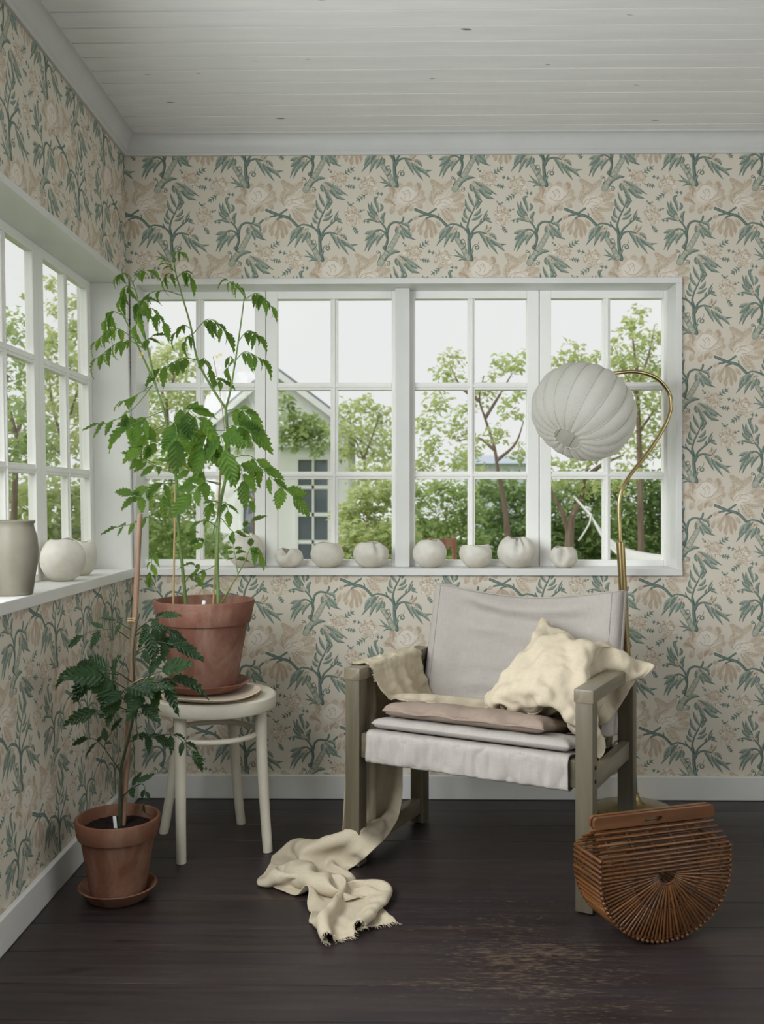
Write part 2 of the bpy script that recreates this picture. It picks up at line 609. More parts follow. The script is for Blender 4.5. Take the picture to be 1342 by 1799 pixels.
    stem([(1050, 500), (1062, 492), (1090, 486)], 4, 4)
    stem([(1138, 490), (1146, 475), (1140, 462)], 4, 2)
    # ---- first plant
    def plume(lst, w=15, lite=GL, c=GM):
        for q in lst: leaf(q, w, c, GD, lite)
    plume([[(250, 530), (228, 512), (214, 486)], [(255, 500), (236, 470), (240, 425)], [(290, 460), (252, 410), (240, 358)], [(305, 410), (280, 360), (260, 308)],
           [(312, 410), (330, 360), (312, 330)], [(320, 430), (340, 390), (362, 372)], [(302, 480), (338, 455), (352, 425)], [(290, 510), (330, 495), (362, 470)]], 15)
    stem([(286, 802), (274, 740), (268, 680), (266, 620), (258, 575)], 13, 9)
    stem([(260, 590), (256, 555), (270, 500), (295, 450), (318, 400), (345, 375)], 7, 2)
    stem([(262, 610), (240, 580), (215, 555), (205, 530)], 7, 3)
    stem([(270, 650), (295, 590), (335, 550), (385, 508), (402, 470)], 8, 2)
    plume([[(372, 515), (382, 480), (404, 440)], [(390, 510), (412, 518), (436, 532)], [(350, 540), (352, 520), (362, 500)], [(395, 500), (410, 500), (424, 508)]], 10)
    stem([(274, 655), (300, 612), (345, 600), (392, 612)], 8, 4)
    plume([[(360, 606), (385, 660), (412, 720)], [(395, 630), (430, 690), (478, 762)], [(415, 640), (470, 690), (545, 688)], [(430, 660), (490, 700), (530, 742)], [(345, 605), (375, 640), (378, 660)],
           [(410, 610), (450, 630), (470, 660)]], 17)
    plume([[(380, 600), (395, 570), (400, 548)], [(395, 605), (420, 580), (432, 560)]], 9, TL, TM)
    bud(385, 590, 10); bud(410, 612, 12); bud(428, 640, 12); bud(412, 575, 9)
    stem([(215, 560), (180, 545), (140, 540), (105, 552)], 6, 4)
    plume([[(150, 555), (85, 620), (28, 698)], [(165, 570), (112, 640), (84, 708)], [(178, 590), (150, 640), (134, 676)], [(122, 555), (70, 600), (48, 652)], [(190, 600), (185, 630), (170, 660)],
           [(130, 560), (100, 590), (96, 640)]], 18)
    bud(150, 585, 11); bud(176, 575, 11); bud(140, 600, 8)
    def pod(p0, p1, w):
        c = curve([p0, ((p0[0] + p1[0]) / 2 + 6, (p0[1] + p1[1]) / 2), p1], 8)
        paint(c, np.linspace(w * 0.8, w, len(c)), GD * 0.6 + GM * 0.4, 0.9); paint(c, np.linspace(w * 0.8, w, len(c)) - 3.5, GL)
        for i in range(0, len(c) - 2, 1):
            dd = (c[-1] - c[0]) / np.linalg.norm(c[-1] - c[0]); pn = np.array([-dd[1], dd[0]])
            paint([c[i] + pn * w * .8, c[i] + dd * 14, c[i] - pn * w * .8], [1.5, 1.2, 1.5], GM, 0.8)
        n = max(3, int(math.hypot(p1[0] - p0[0], p1[1] - p0[1]) / 34))
        for i in range(n):
            t = (i + 0.5) / n
            bud(p0[0] + (p1[0] - p0[0]) * t, p0[1] + (p1[1] - p0[1]) * t, 9)
    pod((182, 655), (258, 790), 22)
    curl(222, 668, 20, 1.0); stroke([(238, 680), (240, 700), (214, 730)], 3, 2.4, GD)
    stroke([(288, 742), (298, 705), (318, 690)], 3, 2.4, GD); curl(325, 714, 18, -1.2, 1.9); stroke([(328, 695), (338, 680), (340, 660)], 2.2, 1.2, GD)
    plume([[(240, 790), (200, 765), (162, 728)], [(250, 800), (205, 780), (155, 772)], [(245, 806), (215, 798), (188, 812)], [(285, 770), (290, 745), (300, 735)]], 9)
    # ---- second plant
    plume([[(690, 490), (645, 440), (622, 380)], [(695, 475), (655, 420), (648, 376)], [(702, 455), (690, 400), (672, 352), (694, 335)], [(712, 445), (726, 415), (714, 388)], [(738, 535), (730, 490), (750, 455)],
           [(705, 525), (655, 505), (606, 506)], [(715, 500), (735, 470), (748, 452)], [(680, 500), (640, 470), (618, 440)]], 15)
    stem([(748, 720), (766, 660), (764, 610), (745, 560), (705, 510), (684, 455)], 9, 3)
    bud(688, 492, 11); bud(700, 512, 9)
    stem([(766, 600), (780, 550), (815, 526), (860, 530)], 8, 6)
    stem([(868, 530), (880, 510), (884, 490)], 6, 6); stem([(905, 545), (925, 525), (945, 506)], 5, 6)
    plume([[(855, 540), (905, 590), (936, 575)], [(862, 555), (905, 620), (972, 655)], [(852, 560), (880, 620), (888, 655)], [(870, 535), (915, 545), (928, 578)], [(845, 545), (835, 590), (850, 625)],
           [(880, 570), (930, 610), (940, 640)]], 17)
    bud(845, 552, 11); bud(860, 575, 11)
    stem([(764, 640), (745, 600), (712, 582), (670, 588)], 6, 4)
    plume([[(700, 590), (640, 640), (598, 735)], [(720, 605), (650, 670), (622, 742)], [(690, 590), (630, 600), (598, 612)], [(742, 612), (700, 650), (686, 698)], [(680, 590), (630, 630), (600, 660)]], 18)
    bud(690, 606, 11); bud(708, 614, 9)
    pod((842, 618), (712, 826), 24)
    curl(745, 712, 16, 2.2); stroke([(742, 728), (770, 745), (792, 752)], 3, 2, GD)
    stroke([(700, 800), (716, 765), (708, 742)], 3, 2.4, GD); curl(696, 744, 12, 0.2, 1.2)
    stem([(748, 806), (775, 770), (815, 752), (852, 744)], 6, 3)
    curl(772, 832, 14, -0.8, 1.2); stroke([(760, 812), (780, 815), (788, 828)], 2.6, 2, GD)
    plume([[(770, 775), (810, 742), (858, 742)], [(850, 770), (930, 812), (1022, 872)], [(842, 798), (880, 870), (912, 922)], [(880, 830), (950, 880), (1002, 902)], [(832, 790), (834, 820), (842, 846)],
           [(890, 810), (960, 850), (985, 868)], [(865, 800), (920, 850), (950, 900)]], 18)
    bud(862, 798, 12); bud(884, 820, 12); bud(848, 780, 9)
    plume([[(842, 925), (822, 895), (812, 858)], [(1225, 925), (1228, 895), (1245, 885)]], 9)
    # paper tooth
    img *= (1 + 0.015 * rng.randn(N, N, 1)).astype(np.float32)
    return np.clip(img, 0, 1)

def wallpaper_material():
    N = 1024
    tile = wallpaper_tile(N)
    im = bpy.data.images.new('wallpaper_print', N, N, alpha=False, float_buffer=True)
    im.colorspace_settings.name = 'Linear Rec.709'
    buf = np.ones((N, N, 4), np.float32)
    buf[..., :3] = tile[::-1]
    im.pixels.foreach_set(buf.ravel())
    im.pack()
    t = NT('floral_wallpaper')
    tc = t.n('TexCoord')
    tx = t.n('TexImage', image=im, interpolation='Cubic')
    t.l(tc.outputs['UV'], tx.inputs['Vector'])
    n = t.noise(t.coords((1, 1, 1)), 320, 2)
    return t.done(t.bsdf(tx.outputs['Color'], 0.72, t.bump(n, 0.12, 0.0006), spec=0.25))
REPEAT = 0.53
_w0 = on_y(760, 265, 0.0)
def uv_back(p): return ((p.x - _w0.x) / REPEAT, 1.0 + (p.z - _w0.z) / (REPEAT * 1090 / 1099))
def uv_left(p): return ((p.y + 0.11) / REPEAT, 1.0 + (p.z - _w0.z) / (REPEAT * 1090 / 1099))
# ---------------------------------------------------------------- materials of the room
M = {}
M['paper'] = wallpaper_material()
M['white'] = paint_mat('white_gloss_paint', srgb(214, 214, 211), 0.38, 0.03, 5, 0.12, 0.5)
M['grey_white'] = paint_mat('grey_white_paint', srgb(196, 196, 194), 0.45, 0.03, 5, 0.12, 0.4)
M['sash_flare'] = paint_mat('white_paint_with_flare', srgb(238, 238, 235), 0.38, 0.02, 5, 0.12, 0.5)  # casing white made lighter: flare around the sashes is put into the colour
M['plaster'] = paint_mat('plain_plaster', srgb(205, 202, 194), 0.8)
M['dark_gap'] = paint_mat('dark_void', srgb(40, 37, 35), 0.9)

def ceiling_material():
    t = NT('painted_ceiling_boards')
    v = t.coords((1, 1, 1))
    oi = t.n('ObjectInfo')
    n = t.noise(t.coords((1.2, 9, 9)), 2.0, 5)
    col = t.ramp(n, [(0.3, srgb(212, 211, 210)), (0.7, srgb(224, 223, 221))])
    # chips where the paint has gone, long flecks along the board
    tc = t.n('TexCoord')
    mp = t.n('Mapping'); mp.inputs['Scale'].default_value = (7, 26, 1)
    t.l(tc.outputs['Object'], mp.inputs['Vector'])
    cmb = t.n('CombineXYZ'); mu = t.n('Math', operation='MULTIPLY'); mu.inputs[1].default_value = 91.0
    t.l(oi.outputs['Random'], mu.inputs[0]); t.l(mu.outputs[0], cmb.inputs[0])
    ad = t.n('VectorMath', operation='ADD'); t.l(mp.outputs[0], ad.inputs[0]); t.l(cmb.outputs[0], ad.inputs[1])
    chip = t.noise(ad.outputs[0], 1.0, 2, 0.5)
    f = t.ramp(chip, [(0.735, (0, 0, 0)), (0.755, (1, 1, 1))])
    col = t.mix(f, col, srgb(112, 104, 97))
    fine = t.noise(t.coords((6, 60, 60)), 3, 3)
    return t.done(t.bsdf(col, 0.55, t.bump(fine, 0.2, 0.001), spec=0.3))
M['ceiling'] = ceiling_material()

def floor_material():
    t = NT('dark_stained_floor_boards')
    tc = t.n('TexCoord')
    oi = t.n('ObjectInfo')
    mu = t.n('Math', operation='MULTIPLY'); mu.inputs[1].default_value = 53.0
    t.l(oi.outputs['Random'], mu.inputs[0])
    cmb = t.n('CombineXYZ')
    t.l(mu.outputs[0], cmb.inputs[0]); t.l(mu.outputs[0], cmb.inputs[2])
    ad = t.n('VectorMath', operation='ADD')
    t.l(tc.outputs['Object'], ad.inputs[0]); t.l(cmb.outputs[0], ad.inputs[1])
    def mp(sc):
        m = t.n('Mapping'); m.inputs['Scale'].default_value = sc
        t.l(ad.outputs[0], m.inputs['Vector'])
        return m.outputs[0]
    grain = t.noise(mp((1.3, 22, 10)), 1.5, 7, 0.62, 0.8)
    col = t.ramp(grain, [(0.25, srgb(26, 21, 21)), (0.5, srgb(41, 33, 32)), (0.78, srgb(58, 46, 42))])
    cloud = t.noise(mp((1.2, 3.0, 3.0)), 1.7, 4)
    col = t.mix(t.ramp(cloud, [(0.35, (0, 0, 0)), (0.75, (0.55, 0.55, 0.55))]), col, srgb(49, 43, 48))
    hv = t.n('HueSaturation'); mr = t.n('MapRange')
    mr.inputs['To Min'].default_value = 0.82; mr.inputs['To Max'].default_value = 1.15
    t.l(oi.outputs['Random'], mr.inputs['Value']); t.l(mr.outputs[0], hv.inputs['Value']); t.l(col, hv.inputs['Color'])
    col = hv.outputs['Color']
    knot = t.noise(mp((5, 16, 5)), 1.0, 2, 0.4)
    col = t.mix(t.ramp(knot, [(0.72, (0, 0, 0)), (0.78, (0.85, 0.85, 0.85))]), col, srgb(26, 21, 21))
    # worn flecks: bare wood shows through, mostly in the walked-on middle of the room
    geo = t.n('NewGeometry')
    sub = t.n('VectorMath', operation='DISTANCE')
    sub.inputs[1].default_value = (0.28, -1.20, 0.0)
    t.l(geo.outputs['Position'], sub.inputs[0])
    near = t.n('MapRange'); near.inputs['From Min'].default_value = 0.62; near.inputs['From Max'].default_value = 0.05
    t.l(sub.outputs['Value'], near.inputs['Value'])
    fl = t.noise(mp((40, 240, 40)), 1.0, 4, 0.7)
    flp = t.noise(mp((3, 9, 3)), 1.5, 3, 0.6)
    m1 = t.n('Math', operation='MULTIPLY_ADD'); m1.inputs[1].default_value = 0.26
    t.l(near.outputs[0], m1.inputs[0]); t.l(fl, m1.inputs[2])
    m2 = t.n('Math', operation='MULTIPLY_ADD'); m2.inputs[1].default_value = 0.35
    t.l(flp, m2.inputs[0]); t.l(m1.outputs[0], m2.inputs[2])
    wear = t.ramp(m2.outputs[0], [(0.93, (0, 0, 0)), (1.0, (0.5, 0.5, 0.5))])
    col = t.mix(wear, col, srgb(112, 94, 76))
    # hairline scratches in two directions
    for sc, rot in (((1.6, 46, 1), 1.15), ((2.0, 60, 1), 2.3), ((1.1, 38, 1), 0.55)):
        m = t.n('Mapping'); m.inputs['Rotation'].default_value = (0, 0, rot); m.inputs['Scale'].default_value = sc
        t.l(geo.outputs['Position'], m.inputs['Vector'])
        sn = t.noise(m.outputs[0], 2.3, 1, 0.3)
        line = t.ramp(sn, [(0.744, (0, 0, 0)), (0.752, (0.35, 0.35, 0.35)), (0.762, (0, 0, 0))])
        col = t.mix(line, col, srgb(120, 104, 92))
    rgh = t.ramp(cloud, [(0.3, (0.34, 0.34, 0.34)), (0.75, (0.52, 0.52, 0.52))])
    return t.done(t.bsdf(col, rgh, t.bump(grain, 0.25, 0.0015), spec=0.42))
M['floor'] = floor_material()

def glass_material(drops=False):
    t = NT('window_glass')
    tr = t.n('BsdfTransparent')
    tr.inputs['Color'].default_value = (0.985, 0.99, 0.985, 1)
    gl = t.n('BsdfGlossy'); gl.inputs['Roughness'].default_value = 0.02
    lw = t.n('LayerWeight')
    pw = t.n('Math', operation='POWER'); pw.inputs[1].default_value = 6.0
    fr = t.n('Math', operation='MULTIPLY_ADD'); fr.inputs[1].default_value = 0.5; fr.inputs[2].default_value = 0.007
    t.l(lw.outputs['Facing'], pw.inputs[0]); t.l(pw.outputs[0], fr.inputs[0])
    wav = t.noise(t.coords((3, 3, 3)), 2.0, 2)
    nb = t.bump(wav, 0.15, 0.01)
    t.l(nb, gl.inputs['Normal'])
    mx = t.n('MixShader')
    t.l(fr.outputs[0], mx.inputs[0]); t.l(tr.outputs[0], mx.inputs[1]); t.l(gl.outputs[0], mx.inputs[2])
    return t.done(mx.outputs[0])
M['glass'] = glass_material()

# ---------------------------------------------------------------- the room shell
LEAN = 0.018
def XL(z): return -0.945 + LEAN * (CAM_H - z)
def left(p): return Vector((p.x + XL(p.z), p.y, p.z))     # p.x = distance out of the left wall's face
RX, FY, CZ = 2.34, -4.76, 2.352                           # right wall, wall behind the camera, ceiling height

# back window, measured in the plane of its casing
CF = -0.014
WX0 = -0.941
WX1 = on_y(1198.5, 750, CF).x
WZ0 = on_y(700, 1011, CF).z
WZ1 = on_y(700, 488, CF).z
SILL = on_y(700, 998.5, CF).z
# left window
LY0, LY1 = -0.022, -3.10  # lengthened beyond the view so the added fill lamp fits its opening
LZ0, LZ1 = WZ0 - 0.006, WZ1 + 0.0

def wall_with_hole(name, boxes, mat, label, fn=None, uv=None):
    mb = MB()
    for b in boxes: mb.span(*b)
    if fn: mb.mapv(fn)
    o = mb.build(name, mat, smooth=False, uvfn=uv)
    return tag(o, label, 'wall', kind='structure')
wall_with_hole('wall_back', [(-1.0, WX0, 0, .17, -.1, 2.45), (WX1, RX + .2, 0, .17, -.1, 2.45), (WX0, WX1, 0, .17, -.1, WZ0), (WX0, WX1, 0, .17, WZ1, 2.45)],
               M['paper'], 'back wall in cream wallpaper printed with green vines and blush peonies', uv=uv_back)
wall_with_hole('wall_left', [(-.17, 0, LY0, 0.0, -.1, 2.45), (-.17, 0, FY, LY1, -.1, 2.45), (-.17, 0, LY1, LY0, -.1, LZ0), (-.17, 0, LY1, LY0, LZ1, 2.45)],
               M['paper'], 'left wall with the same floral wallpaper, running along the side window', fn=left, uv=uv_left)
wall_with_hole('wall_right', [(RX, RX + .17, -3.3, FY, -.1, 2.45), (RX, RX + .17, 0.17, -1.3, -.1, 2.45), (RX, RX + .17, -1.3, -3.3, -.1, .8), (RX, RX + .17, -1.3, -3.3, 1.85, 2.45)],
               M['plaster'], 'plain plastered wall on the right side of the room')
wall_with_hole('wall_front', [(-1.2, -.7, FY, FY - .17, -.1, 2.45), (1.7, RX + .17, FY, FY - .17, -.1, 2.45), (-.7, 1.7, FY, FY - .17, -.1, .8), (-.7, 1.7, FY, FY - .17, 1.85, 2.45)],
               M['plaster'], 'plain plastered wall behind the viewer')

# ceiling of painted boards
ceil = thing('ceiling', 'ceiling of white painted tongue and groove boards with chipped knots', 'ceiling', (0, 0, CZ), kind='structure')
MB().span(-1.25, RX + .2, FY - .2, 0.2, .03, .12).build('slab', M['dark_gap'], ceil, smooth=False)
y, i = -0.012, 0
pm = None
while y > FY:
    w = 0.0872
    if pm is None:
        pm = MB().box((0, 0, .012), (RX + 1.1, w - 0.0062, .024), None, 0.0005).mesh('plank', M['ceiling'], smooth=False)
    o = link_mesh('plank', pm, ceil)
    o.location = ((RX - 1.1) / 2 + random.uniform(-.02, .02), y - w / 2, random.uniform(-0.0006, 0.0006))
    o.scale.y = random.choice((1.0, .995, 1.012, 1.02, .985))
    y -= w

# floor of wide dark boards
floor = thing('floor', 'floor of wide dark brown stained boards, scratched and worn', 'floor', (0, 0, 0), kind='structure')
MB().span(-1.25, RX + .2, FY - .2, 0.2, -.12, -.03).build('subfloor', M['dark_gap'], floor, smooth=False)
y = 0.015
pm = None
while y > FY:
    w = 0.1495
    if pm is None:
        pm = MB().box((0, 0, -.013), (RX + 1.1, w - 0.0022, .026), None, 0.0016).mesh('plank', M['floor'], smooth=False)
    o = link_mesh('plank', pm, floor)
    o.location = ((RX - 1.1) / 2 + random.uniform(-.02, .02), y - w / 2, -0.0008 + random.uniform(-0.0005, 0.0005))
    y -= w

# baseboards
BH = 0.084
mb = MB().span(XL(0) + .001, RX, -.016, 0, 0, BH, .003)
tag(mb.build('baseboard_back', M['white'], smooth=False), 'white baseboard along the back wall', 'baseboard', kind='structure')
mb = MB().span(0, .016, FY, -.016, 0, BH, .003).mapv(left)
tag(mb.build('baseboard_left', M['white'], smooth=False), 'white baseboard along the left wall', 'baseboard', kind='structure')

# cornice: a small bead, then a cove up to the ceiling
prof = [(0, 2.284), (0.010, 2.284), (0.013, 2.289), (0.013, 2.296), (0.016, 2.299)]
for k in range(9):
    a = k / 8 * PI / 2
    prof.append((0.050 - 0.033 * math.cos(a), 2.300 + 0.046 * math.sin(a)))
prof += [(0.054, 2.346), (0.054, 2.3525), (0, 2.3525)]
mb = MB().grid([[Vector((XL(z) + p, -p, z)), Vector((RX, -p, z))] for p, z in prof])
tag(mb.build('trim_1', M['grey_white'], angle=25), 'white cove cornice between back wall and ceiling', 'cornice', kind='structure')
mb = MB().grid([[Vector((XL(z) + p, -p, z)), Vector((XL(z) + p, FY, z))] for p, z in prof])
tag(mb.build('trim_2', M['grey_white'], angle=25), 'white cove cornice between left wall and ceiling', 'cornice', kind='structure')

# ---------------------------------------------------------------- windows
def window(name, label, T, s0, s1, z0, z1, sill_z, sashes, rows, post=None, glass_t=0.125, front=0.014, deep=0.165, fd=0.022, inset=0.006):
    """T maps (s along the wall, t outwards, z); sashes: (s outer start, s outer end, [(pane s0, s1) ...]); rows: [(z0, z1) ...]"""
    w = thing(name, label, 'window', T(Vector(((s0 + s1) / 2, 0, z0))), kind='structure')
    base = w.location.copy()
    def put(mb, nm, mat, parent, smooth=False):
        mb.mapv(lambda p: T(p) - base)
        return mb.build(nm, mat, parent, smooth=smooth)
    b = 0.0025
    put(MB().span(s0, s1, -front, deep, z1 - .021, z1, b), 'head_board', M['white'], w)
    put(MB().span(s0, s0 + .021, -front, deep, z0 + .02, z1 - .021, b), 'jamb_board', M['white'], w)
    put(MB().span(s1 - .021, s1, -front, deep, z0 + .02, z1 - .021, b), 'jamb_board', M['white'], w)
    put(MB().span(s0, s1, -front - .004, deep, z0, sill_z, b), 'sill_board', M['white'], w)
    for k in post or []:
        put(MB().span(k[0], k[1], 0.055, deep, sill_z, z1 - .021, .003), 'mullion', M['white'], w)
    zt, zb = z1 - .021, sill_z
    for (a, c, panes) in sashes:
        mb = MB()
        t0, t1 = glass_t - fd, glass_t + .016
        mb.span(a, panes[0][0], t0, t1, zb, zt, .0022)
        mb.span(panes[-1][1], c, t0, t1, zb, zt, .0022)
        mb.span(panes[0][0], panes[-1][1], t0, t1, rows[0][1], zt, .0022)
        mb.span(panes[0][0], panes[-1][1], t0, t1, zb, rows[-1][0], .0022)
        for r0, r1 in zip(rows, rows[1:]):
            mb.span(panes[0][0], panes[-1][1], t0 + inset, t1, r1[1], r0[0], .0022)
            zc = (r1[1] + r0[0]) / 2
            mb.span(panes[0][0], panes[-1][1], t0 - .001, t0 + .008, zc - .0045, zc + .0045, .002)
        for p0, p1 in zip(panes, panes[1:]):
            mb.span(p0[1], p1[0], t0 + inset + .0006, t1 + .0006, rows[-1][0], rows[0][1], .0022)
            sc = (p0[1] + p1[0]) / 2
            mb.span(sc - .0042, sc + .0042, t0 - .0018, t0 + .008, rows[-1][0], rows[0][1], .002)
        so = put(mb, 'sash', M['sash_flare'], w)
        for (p0, p1) in panes:
            for (q0, q1) in rows:
                put(MB().span(p0 - .002, p1 + .002, glass_t - .001, glass_t + .0015, q0 - .002, q1 + .002), 'pane', M['glass'], so)
    return w

GT = 0.125
def gx(u): return on_y(u, 750, GT).x
def gz(v): return on_y(700, v, GT).z
rows = [(gz(673), gz(527)), (gz(828.5), gz(686)), (gz(983), gz(842))]
TB = lambda p: Vector((p.x, p.y, p.z))
window('window_1', 'wide white framed back window of four six pane sashes above the sill of vases', TB, WX0, WX1, WZ0, WZ1, SILL,
       [(gx(240), gx(467.5), [(gx(254), gx(345.5)), (gx(358), gx(449))]),
        (gx(468.5), gx(700), [(gx(488.5), gx(581)), (gx(594), gx(688))]),
        (gx(716), gx(945), [(gx(729), gx(821.5)), (gx(834), gx(924.5))]),
        (gx(946.5), WX1 - .02, [(gx(966.5), gx(1058)), (gx(1070.5), gx(1163))])],
       rows, [(gx(697) - 0.006, gx(722) - 0.006)])
TL_ = lambda p: Vector((XL(p.z) - p.y, -p.x, p.z))
sl, s = [], -LY0 + .021
L_LEN = -LY1 - .021 - s
for k in range(6):
    a = s + L_LEN / 6 * k
    c = a + L_LEN / 6
    m = (a + c) / 2
    sl.append((a, c - .001, [(a + .042, m - .0125), (m + .0125, c - .043)]))
window('window_2', 'white framed side window in the left wall with small panes', TL_, -LY0, -LY1, LZ0, LZ1, SILL, sl, rows, None, fd=0.010, inset=0.002)

# windows of the two sides of the room that are out of the picture
TR = lambda p: Vector((RX + p.y, p.x, p.z))
window('window_3', 'white framed window in the right wall', TR, -3.3, -1.3, .8, 1.85, .825, [(-3.28, -2.3, [(-3.22, -2.81), (-2.78, -2.36)]), (-2.3, -1.32, [(-2.24, -1.83), (-1.8, -1.38)])],
       [(1.36, 1.77), (.88, 1.33)], None)
TF = lambda p: Vector((p.x, FY - p.y, p.z))
window('window_4', 'white framed window in the wall behind the viewer', TF, -.7, 1.7, .8, 1.85, .825, [(-.68, .5, [(-.62, -.12), (-.09, .44)]), (.5, 1.68, [(.56, 1.06), (1.09, 1.62)])],
       [(1.36, 1.77), (.88, 1.33)], None)
# ---------------------------------------------------------------- a small position based cloth solver for the linen
def pairs_near(P, r):
    """index pairs closer than r (cell hash)"""
    c=np.floor(P/r).astype(np.int64)
    c-=c.min(0)
    D=c.max(0)+3
    key=(c[:,0]*D[1]+c[:,1])*D[2]+c[:,2]
    o=np.argsort(key,kind='stable'); ks=key[o]
    A=[];B=[]
    offs=[(dx,dy,dz) for dx in(-1,0,1) for dy in(-1,0,1) for dz in(-1,0,1)]
    for dx,dy,dz in offs:
        k=(dx*D[1]+dy)*D[2]+dz
        if k<0: continue
        lo=np.searchsorted(ks,key+k,'left'); hi=np.searchsorted(ks,key+k,'right')
        cnt=hi-lo
        tot=cnt.sum()
        if tot==0: continue
        a=np.repeat(np.arange(len(P)),cnt)
        st=np.repeat(lo-np.concatenate([[0],np.cumsum(cnt)[:-1]]),cnt)
        b=o[st+np.arange(tot)]
        if k==0:
            m=a<b; a=a[m]; b=b[m]
        A.append(a);B.append(b)
    a=np.concatenate(A);b=np.concatenate(B)
    d=P[a]-P[b]
    m=(d*d).sum(1)<r*r
    return a[m],b[m]
def drape(X,rest,n,m,collide,steps=300,dt=1/150,iters=10,rself=.009,bend=.15,damp=.97,pin=None,extra=None,ks=1.0,kshear=.5,grav=-9.8,comp=.6):
    X=X.copy(); V=np.zeros_like(X)
    I=np.arange(n*m).reshape(n,m)
    fam=[]
    def add(a,b,k):
        a=a.ravel();b=b.ravel()
        fam.append((a,b,np.linalg.norm(rest[a]-rest[b],axis=1),k))
    for p in(0,1):
        add(I[:,p:-1:2],I[:,p+1::2],ks); add(I[p:-1:2],I[p+1::2],ks)
        add(I[p:-1:2,:-1],I[p+1::2,1:],kshear); add(I[p:-1:2,1:],I[p+1::2,:-1],kshear)
    bf=len(fam)
    for s in (2,4):
        for p in range(2*s):
            if p<s:
                js=np.array([j for j in range(m-s) if j%(2*s)//s==0 and j%s==p]) 
                js2=np.array([j for j in range(m-s) if j%(2*s)//s==1 and j%s==p])
                for J in(js,js2):
                    if len(J): add(I[:,J],I[:,J+s],bend)
                is1=np.array([i for i in range(n-s) if i%(2*s)//s==0 and i%s==p]); is2=np.array([i for i in range(n-s) if i%(2*s)//s==1 and i%s==p])
                for J in(is1,is2):
                    if len(J): add(I[J],I[J+s],bend)
    gi,gj=np.divmod(np.arange(n*m),m)
    for st in range(steps):
        V*=damp; V[:,2]+=grav*dt
        sp=np.linalg.norm(V,axis=1,keepdims=True); V*=np.minimum(1,1.2/np.maximum(sp,1e-9))
        P=X+V*dt
        if pin is not None: P[pin]=X[pin]
        if rself>0:
            pa,pb=pairs_near(P,rself*1.4)
            k=np.maximum(abs(gi[pa]-gi[pb]),abs(gj[pa]-gj[pb]))>1
            pa,pb=pa[k],pb[k]
        for it in range(iters):
            for f,(a,b,L,k) in enumerate(fam):
                d=P[b]-P[a]; l=np.sqrt((d*d).sum(1))+1e-9
                kk=k
                if f>=bf: # bending only resists folding
                    s=np.where(l<L*.97,(l-L*.97)/l*kk*.5,0)
                else: s=(l-L)/l*np.where(l>L,1.0,comp)*.5
                d*=s[:,None]; P[a]+=d; P[b]-=d
            if rself>0 and it%3==2 and len(pa):
                d=P[pb]-P[pa]; l=np.sqrt((d*d).sum(1))+1e-9
                h=l<rself
                if h.any():
                    a,b=pa[h],pb[h]
                    c=d[h]*((l[h]-rself)/l[h]*.35)[:,None]
                    acc=np.zeros_like(P); cnt=np.zeros(len(P))
                    np.add.at(acc,a,c); np.add.at(acc,b,-c); np.add.at(cnt,a,1); np.add.at(cnt,b,1)
                    P+=acc/np.maximum(1,cnt*.5)[:,None]
            if extra is not None: extra(P)
            P=collide(P,X,it==iters-1)
            if pin is not None: P[pin]=X[pin]
        V=(P-X)/dt
        X=P
    return X
# ---------------------------------------------------------------- armchair
M['frame_wood'] = wood_mat('grey_green_stained_pine', srgb(74, 68, 54), srgb(93, 86, 70), srgb(110, 102, 84), 0.42, 2, 1.0, 0.2, 0.4)
M['frame_wood_x'] = wood_mat('grey_green_stained_pine_across', srgb(78, 72, 58), srgb(97, 90, 73), srgb(116, 107, 89), 0.40, 0, 1.0, 0.2, 0.4)
M['frame_wood_y'] = wood_mat('grey_green_stained_pine_along', srgb(92, 85, 71), srgb(114, 106, 89), srgb(136, 127, 108), 0.36, 1, 1.0, 0.2, 0.45)
M['linen'] = cloth_mat('natural_linen_cover', srgb(175, 169, 163), 0.80, 700, 0.9, 0.06)
M['linen_throw'] = cloth_mat('cream_linen_throw', srgb(208, 196, 173), 0.84, 500, 0.92, 0.18)
M['linen_cream'] = cloth_mat('washed_cream_linen', srgb(206, 194, 171), 0.84, 420, 0.92, 0.10)
M['taupe'] = cloth_mat('taupe_linen', srgb(150, 134, 122), 0.78, 520, 0.92, 0.0)
M['rubber'] = paint_mat('black_glide', srgb(30, 30, 30), 0.5)

LF = on_z(625.5, 1519, 0); LF.z = 0
RF = on_z(1030, 1601, 0); RF.z = 0
e1 = (RF - LF).normalized()
e2 = Vector((-e1.y, e1.x, 0))
CH_W = (RF - LF).length
CH_A = math.atan2(e1.y, e1.x)
CH_DEP = 0.425
chair = thing('armchair', 'safari armchair with grey green wooden frame and natural linen sling seat under the window', 'armchair', LF, CH_A)
def ch(a, b, z=0.0): return LF + e1 * a + e2 * b + Vector((0, 0, z))
W, D = CH_W, CH_DEP
T_ = 0.046                                      # timber size
AH = 0.575
def ch_part(mb, nm, mat, **k): return mb.build(nm, mat, chair, **k)
for (a, b) in ((0, 0), (W, 0), (0, D), (W, D)):
    top = AH - .034 if b == 0 else AH - .034
    lg = ch_part(MB().span(a - T_ / 2, a + T_ / 2, b - T_ / 2, b + T_ / 2, 0.004, top, .003), 'leg', M['frame_wood'])
    MB().lathe([(0, 0), (.012, 0), (.014, .004), (.014, .006), (0, .006)], 14, (a, b, 0)).build('glide', M['rubber'], lg)
